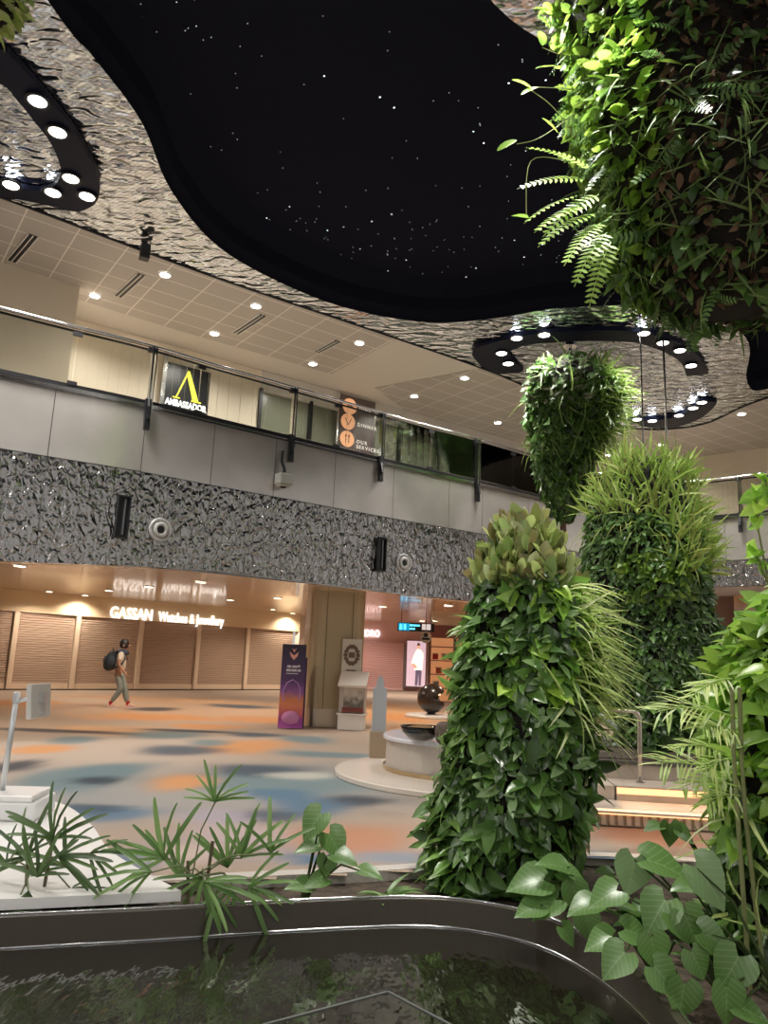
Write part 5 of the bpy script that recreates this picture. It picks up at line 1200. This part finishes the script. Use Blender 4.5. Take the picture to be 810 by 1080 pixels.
# --- E: right edge column
cE = Column([(585, 850, 880), (610, 830, 905), (650, 806, 950), (700, 786, 1000), (750, 776, 1030), (800, 772, 1040), (850, 770, 1040), (900, 774, 1040), (960, 782, 1030), (1020, 790, 1020), (1090, 796, 1010)], 4.5, .0, .05, 5)
Ee = empty('green_tower', (float(cE.cx[0]), 4.5, -.06), 0, 'leafy column cut by the right edge with big bright yellow green leaves', 'plant tower')
cE.core(Ee, COREM)
grow(cE, Ee, 'bright_leaves', OVATE, 2200, (.15, .24), G_LIME, .75, .2, lambda px, py, p, f: (py < 850) & (RNG.random(len(px)) < .7), nup=.8, side=.6, jitter=.55)
grow(cE, Ee, 'heart_leaves', HEART, 1200, (.10, .17), G_BRIGHT, .6, .4, lambda px, py, p, f: (py < 900), side=.5)
grow(cE, Ee, 'lower_leaves', HEART, 1500, (.09, .16), G_POTHOS, .4, .7, lambda px, py, p, f: (py > 830), side=.5)
grow(cE, Ee, 'grass_tufts', BLADE, 500, (.2, .4), G_SPIDER, .8, -.1, lambda px, py, p, f: (py > 850) & (RNG.random(len(px)) < .5), side=.5)
mb = MB()
tend = [((815, 640), (800, 560), (797, 512)), ((812, 620), (803, 600), (794, 575)), ((830, 600), (812, 530), (806, 500))]
for a, b, c in tend: mb.tube([aty(*a, 4.5), aty(*b, 4.4), aty(*c, 4.4)], .006, 5)
mb.build('tendrils', mat('stem_green'), Ee)
tl_ = []
for a, b, c in tend:
    for t in np.linspace(.2, 1, 9): tl_.append(tuple(aty(*(np.array(b) * (1 - t) + np.array(c) * t), 4.4)))
foliage('tendril_leaves', HEART, tl_, np.tile([-.4, -.3, -.3], (len(tl_), 1)), np.tile([0, -.8, .6], (len(tl_), 1)), RNG.uniform(.07, .12, len(tl_)), G_BRIGHT, Ee, .6)
fixp(Ee)

# --- pinnate palm at the right
ap = aty(790, 860, 4.25); ap.z = -.07
AP = empty('feather_palm', tuple(ap), 0, 'pale feathery palm fronds leaning left from the right hand column', 'palm')
PF = leaf_mat('palm_frond_leaf', [(140, 165, 90), (170, 190, 120), (120, 150, 76), (190, 200, 150)], .4, .35)
def frond(parent, base, tip, Lw, m, name='frond', sag=.15, npair=13, w=.0065):
    base, tip = Vector(base), Vector(tip); d = tip - base; L_ = d.length; pts = []
    for t in np.linspace(0, 1, 12): p_ = base + d * t; p_.z += sag * L_ * (4 * t * (1 - t)) * .5; pts.append(p_)
    mb = MB(); mb.tube(pts, [.006 * (1 - .7 * k / 11) for k in range(12)], 5)
    for i in range(npair):
        t = .12 + .86 * i / npair; k = int(t * 11); p_ = pts[k].lerp(pts[min(k + 1, 11)], t * 11 - k); ax = (pts[min(k + 1, 11)] - pts[k]).normalized() if k < 11 else d.normalized()
        sd = ax.cross(Vector((0, -.5, .85))).normalized(); ll = Lw * 1.3 * (1 - .55 * abs(t - .35) / .65) * random.uniform(.85, 1.1)
        for s_ in (-1, 1):
            dd = (ax * random.uniform(.6, 1.2) + sd * s_ * random.uniform(.5, .9) + Vector((0, random.uniform(-.3, .2), -.10 + random.uniform(-.2, .2)))).normalized(); wv = dd.cross(Vector((0, -.4, .9))).normalized() * w
            a_, b_, c_ = p_ + dd * ll * .4, p_ + dd * ll * .75 + Vector((0, 0, -.04 * ll)), p_ + dd * ll + Vector((0, 0, -.12 * ll))
            n0 = len(mb.v); mb.v += [tuple(q) for q in (p_, a_ - wv, a_ + wv, b_ - wv * .7, b_ + wv * .7, c_)]
            mb.f += [(n0, n0 + 1, n0 + 2), (n0 + 1, n0 + 3, n0 + 4, n0 + 2), (n0 + 3, n0 + 5, n0 + 4)]; mb.mi += [0, 0, 0]
    o = mb.build(name, m, parent, smooth=True, recalc=False); return o
for (a, b, lw) in (((772, 716), (726, 738), .16), ((775, 757), (690, 752), .24), ((765, 795), (711, 790), .14), ((770, 822), (692, 806), .22), ((772, 800), (735, 822), .14), ((780, 775), (738, 768), .2), ((780, 840), (742, 850), .16), ((778, 830), (715, 832), .16)):
    frond(AP, aty(*a, 4.15), aty(*b, 3.95), lw * .9, PF)
mb = MB()
for x in (778, 786): mb.tube([ap + Vector(((x - 782) * .01, 0, 0)), aty(x, 860, 4.2), aty(x - 4, 800, 4.2), aty(x - 6, 725, 4.15)], .012, 6)
mb.build('cane', mat('cane_green', (.22, .24, .10), .5), AP)
fixp(AP)

# --- fan palms in front, left
G_FAN = leaf_mat('fan_palm_leaf', [(62, 108, 54), (82, 128, 70), (50, 92, 44), (100, 144, 86)], .35, .3)
G_FAND = leaf_mat('fan_palm_leaf_dark', [(44, 80, 42), (62, 100, 54), (36, 66, 36), (80, 116, 70)], .35, .25)
def fan(parent, root, hub, a0, a1, n, ln, m, lean=(0, -.35, 0), name='fan_leaf', stemr=.005):
    """hub: world point; leaflets spread between angles a0..a1 (degrees, 90 = up) in a leaning plane"""
    hub = Vector(hub); T, Fc = STRAP; mb = MB()
    for k in range(n):
        a = radians(a0 + (a1 - a0) * (k / (n - 1) if n > 1 else .5) + random.uniform(-5, 5)); L_ = ln * random.uniform(.75, 1.1) * (1 - .15 * abs(k / (n - 1) - .5))
        d = Vector((cos(a), -.25 + random.uniform(-.3, .35), sin(a))); d = (d + Vector(lean) * .3).normalized()
        nn = Vector((random.uniform(-.5, .5), -.7, .7)); x = d.cross(nn).normalized(); z = x.cross(d); b = len(mb.v)
        wsc = .52
        for tx, ty, tz in T: mb.v.append(tuple(hub + (x * tx * wsc + d * ty + z * tz * 1.4) * L_))
        for f in Fc: mb.f.append(tuple(b + i for i in f)); mb.mi.append(0)
    o = mb.build(name, m, parent, smooth=True, recalc=False)
    mid = (Vector(root) + hub) / 2 + Vector((random.uniform(-.04, .04), 0, .05))
    MB().tube([root, mid, hub], stemr, 6).build('petiole', mat('petiole_green', (.14, .17, .07), .5), o)
    return o
def fan_palm(base_px, Y, fans, lab, m):
    b = aty(*base_px, Y); b.z = -.07
    root = empty('fan_palm', tuple(b), 0, lab, 'palm')
    hmax = max(aty(f[0], f[1], Y).z for f in fans)
    st = MB()
    for k, dx in enumerate((-.05, .04)): st.tube([b + Vector((dx, 0, 0)), b + Vector((dx * 1.6, .02, .30 + k * .12))], .011, 8)
    st.build('cane', mat('cane_brown', (.10, .08, .04), .7), root)
    for (fx, fy, a0, a1, n, L_, dy) in fans: fan(root, b + Vector((random.uniform(-.05, .05), 0, .22)), aty(fx, fy, Y + dy), a0, a1, n, L_, m)
    fixp(root); return root
fan_palm((35, 960), 5.0, [(57, 886, 20, 165, 9, .34, 0), (30, 905, 60, 200, 7, .36, .1), (62, 905, -40, 60, 6, .34, -.1), (18, 952, -170, -20, 8, .30, -.2), (8, 915, 20, 140, 6, .34, .1), (75, 938, -80, 40, 5, .28, 0), (95, 900, -60, 30, 5, .26, 0), (40, 925, 30, 150, 7, .3, -.1), (70, 915, 100, 190, 5, .32, .1), (30, 940, -120, -60, 4, .3, -.2)],
         'dark green fan palm cut by the left edge of the frame', G_FAND)
fan_palm((205, 985), 5.05, [(174, 906, 70, 200, 8, .38, 0), (190, 925, 60, 130, 5, .38, .05), (227, 846, 15, 160, 9, .26, 0), (215, 930, -70, 30, 7, .36, -.1), (214, 925, 170, 260, 5, .32, 0), (255, 905, 20, 120, 7, .36, .05),
                          (262, 935, -60, 60, 7, .34, 0), (285, 900, 40, 120, 4, .32, 0), (246, 935, 200, 280, 4, .3, 0), (160, 920, 140, 230, 5, .34, -.1), (240, 915, 60, 140, 6, .34, .1), (228, 945, -120, -50, 4, .28, -.1)],
         'taller light green fan palm left of centre at the pond edge, one leaf high above', G_FAN)
# --- broad heart leaved plants
TSTEM = mat('taro_stem', (.05, .075, .025), .7, spec=.2)
G_TARO = leaf_mat('taro_leaf', [(44, 92, 34), (58, 110, 44), (70, 120, 60), (36, 80, 32)], .34, .3, gain=1.1)
G_TARO_SHEEN = leaf_mat('taro_leaf_sheen', [(86, 132, 84), (104, 146, 100), (72, 120, 70)], .3, .3, gain=1.1)  # gloss on some leaves painted in as a paler, bluish green
def veins(m):
    N, L, p = nodes(m); a = N.new('ShaderNodeAttribute'); a.attribute_name = 'leaf_pos'; sx = N.new('ShaderNodeSeparateXYZ'); L.new(a.outputs['Vector'], sx.inputs[0])
    def M_(op, i0, i1): n = N.new('ShaderNodeMath'); n.operation = op; [L.new(v, n.inputs[k]) if hasattr(v, 'links') else setattr(n.inputs[k], 'default_value', v) for k, v in enumerate((i0, i1))]; return n.outputs[0]
    fr = M_('FRACT', M_('MULTIPLY', M_('SUBTRACT', sx.outputs[1], M_('MULTIPLY', sx.outputs[0], .75)), 6.0), 0.0)
    v = M_('MAXIMUM', M_('LESS_THAN', fr, .10), M_('LESS_THAN', sx.outputs[0], .012))
    src = p.inputs['Base Color'].links[0].from_socket; mx = N.new('ShaderNodeMix'); mx.data_type = 'RGBA'; mx.inputs[7].default_value = (.36, .50, .26, 1)
    L.new(M_('MULTIPLY', v, .55), mx.inputs[0]); L.new(src, mx.inputs[6]); L.new(mx.outputs[2], p.inputs['Base Color'])
veins(G_TARO); veins(G_TARO_SHEEN)
def big_leaf(parent, root, px, py, Y, w_px, ang, face=.6, m=None, stem=True):
    """heart leaf whose tip points along ang (deg, image-like plane), face: how much it faces the viewer"""
    c = aty(px, py, Y); k_ = F / Y; Ls = w_px / k_ * .92
    a = radians(ang); d = Vector((cos(a), -.35 * (1 - face), sin(a) * (.35 + .65 * face))).normalized(); nn = Vector((random.uniform(-.2, .2), -face, 1.05 - face * .6)).normalized()
    x = d.cross(nn).normalized(); z = x.cross(d)
    rows = [(0, .20, -.22), (.04, .40, -.16), (.16, .53, .02), (.34, .54, .26), (.54, .43, .48), (.74, .27, .70), (.90, .11, .88), (1, .005, 1)]
    mb = MB(); luv = []; cols = (-1, -.66, -.33, 0, .33, .66, 1)
    for (y, w, ys) in rows:
        for s_ in cols:
            yy = y + (ys - y) * abs(s_) ** 1.3; xx = w * s_
            rip = .012 * cos(yy * 34 + abs(xx) * 22) * (abs(s_) > .1)
            luv.append((abs(xx), yy, 0.0))
            mb.v.append(tuple(c + (x * xx + d * (yy - .35) + z * (.10 * abs(s_) ** 1.5 * w * 2 - .22 * yy * yy + rip - .10 * max(0, -yy))) * Ls))
    for i in range(len(rows) - 1):
        for j in range(6): q = i * 7 + j; mb.f.append((q, q + 1, q + 8, q + 7)); mb.mi.append(0)
    o = mb.build('leaf', m or G_TARO, parent, smooth=True, recalc=False)
    at_ = o.data.attributes.new('leaf_pos', 'FLOAT_VECTOR', 'POINT'); at_.data.foreach_set('vector', np.array(luv, np.float32).ravel())
    if stem:
        att = c + (d * (-.33)) * Ls - z * .004; mid = Vector(root).lerp(att, .6) + Vector((random.uniform(-.03, .03), 0, .10))
        MB().tube([root, mid, att], [.008, .007, .005], 6).build('stem', mat('taro_stem', (.05, .075, .025), .7, spec=.2), o)
    return o
def taro(base, leaves, lab, name='taro_plant'):
    root = empty(name, base, 0, lab, 'plant')
    MB().lathe((base[0], base[1], base[2]), [(.035, -.02), (.03, .04), (.012, .07)], 10).build('crown', mat('taro_stem'), root)
    for l in leaves: big_leaf(root, Vector(base) + Vector((random.uniform(-.03, .03), random.uniform(-.03, .03), .02)), *l)
    fixp(root); return root
zb_ = -.07
taro((1.75, 4.05, zb_), [(667, 920, 4.3, 40, -100, .75, G_TARO_SHEEN), (700, 912, 4.25, 50, -20, .35), (694, 962, 4.0, 42, -120, .6), (640, 944, 4.2, 36, -150, .4), (716, 975, 3.95, 34, -60, .5), (722, 935, 4.1, 26, 180, .3)], 'large heart leaved plant in front of the lit steps')
taro((2.02, 3.95, zb_), [(747, 930, 4.0, 52, -60, .55, G_TARO_SHEEN), (753, 990, 3.9, 36, -30, .6), (727, 975, 3.95, 36, -70, .7), (772, 1022, 3.8, 42, -120, .6), (767, 1056, 3.7, 38, -90, .7), (790, 1066, 3.7, 36, -20, .4)], 'heart leaved plant with one tall pale veined leaf beside the right column')
taro((1.48, 4.3, zb_), [(670, 984, 4.1, 32, -20, .6), (650, 1014, 3.95, 36, -130, .6), (636, 992, 4.1, 34, -160, .4), (617, 955, 4.4, 34, 200, .3), (690, 1002, 3.9, 34, -80, .8), (700, 1030, 3.8, 36, -50, .7), (720, 1052, 3.8, 36, -100, .7), (735, 1015, 3.85, 30, -70, .6)], 'low heart leaved plant leaning over the pond rim')
taro((1.35, 4.95, zb_), [(560, 930, 4.9, 42, -170, .45), (587, 912, 4.9, 36, 150, .3), (577, 955, 4.8, 34, -140, .5), (603, 925, 4.9, 32, -30, .3), (560, 958, 4.8, 30, 200, .4), (620, 975, 4.7, 28, -80, .5), (598, 985, 4.7, 22, -60, .5), (607, 945, 4.8, 30, -80, .6)], 'bushy heart leaved plant at the foot of the central column')
taro((2.5, 5.6, zb_), [(707, 878, 5.4, 24, -90, .7), (722, 880, 5.4, 22, -40, .6), (690, 872, 5.4, 20, 190, .3), (640, 920, 5.4, 22, 150, .3)], 'small heart leaved plant on thin stems just below the ribbed step')
taro((-.42, 5.45, zb_), [(331, 868, 5.4, 34, -120, .6), (327, 893, 5.4, 28, 190, .3), (353, 889, 5.4, 32, -60, .6), (362, 904, 5.35, 28, -20, .3), (335, 929, 5.3, 26, 200, .4), (318, 934, 5.3, 28, 170, .3), (389, 920, 5.3, 26, -10, .2), (345, 912, 5.4, 22, -90, .6)], 'young heart leaved plant left of the small rosette at the pond rim')
# small rosettes and undergrowth
def rosette(x, y, z, n, ln, m, lab, name='rosette_plant', up_=.5, tm=LANCE):
    root = empty(name, (x, y, z), 0, lab, 'plant')
    ph = RNG.uniform(0, 2 * pi, n); d = np.stack([np.cos(ph), np.sin(ph), np.full(n, up_) + RNG.uniform(-.3, .5, n)], 1)
    foliage('leaves', tm, np.zeros((n, 3)), d, np.stack([-np.cos(ph) * .3, -np.sin(ph) * .3, np.ones(n)], 1), RNG.uniform(ln * .7, ln * 1.1, n), m, root, .12)
    MB().lathe((0, 0, 0), [(.02, -.03), (.018, .02), (.006, .05)], 8).build('crown', mat('taro_stem'), root); return root
q = aty(407, 955, 5.45); rosette(q.x, 5.5, zb_, 16, .24, G_FAN, 'small pointed leaf rosette at the pond rim left of the central column')
for k, (x, y, ln, lab) in enumerate([(2.15, 4.9, .34, 'bushy dark plant at the foot of the right column'), (1.9, 4.5, .30, 'bushy plant between the heart leaves and the right column'), (1.72, 5.1, .26, 'bushy low plant right of the central column foot'), (2.45, 4.6, .34, 'grassy plant under the feather palm'), (2.35, 5.2, .36, 'leafy plant below the feather palm fronds')]):
    rosette(x, y, zb_, 40, ln, [G_DARK, G_POTHOS, G_SMALL, G_SMALL, G_FAN][k], lab, 'bushy_plant', .9, [LANCE, OVATE, OVATE, BLADES, LANCE][k])
# leaves at the upper left corner: the edge of another hanging planter
cF = Column([(-90, -60, 15), (-30, -60, 20), (2, -60, 14), (16, -50, 2)], 7.5, .0, .05, 8)
Fp = empty('hanging_planter', (float(cF.cx[-1]), 7.5, float(cF.z[-1])), 0, 'hanging planter of which only pale leaves show in the upper left corner', 'hanging planter')
cF.core(Fp, COREM); grow(cF, Fp, 'leaves', OVATE, 700, (.12, .2), G_SPIDER, .7, .3, None, side=.5)
x_ = float(cF.cx[-1]); MB().tube([(x_, 7.5, float(cF.z[-1]) - .1), (x_, 7.5, Z_CEIL)], .04, 8).build('rod', CHROME, Fp); fixp(Fp)
# thin cables hanging between the columns, far planter rods
rd = MB(); a = aty(701, 403, 14); rd.tube([(a.x, 14, 3.2), (a.x, 14, Z_CEIL - .01)], .022, 8); 
o = rd.build('hanging_rod', CHROME); tag(o, 'long thin steel rod from the mirrored ceiling down behind the tallest column', 'rod')
rd = MB(); a = aty(678, 450, 13); rd.tube([(a.x, 13, 3.2), (a.x, 13, Z_CEIL - .01)], .012, 6)
o = rd.build('hanging_rod', CHROME); tag(o, 'thinner steel rod with two small white tags above the tallest column', 'rod')
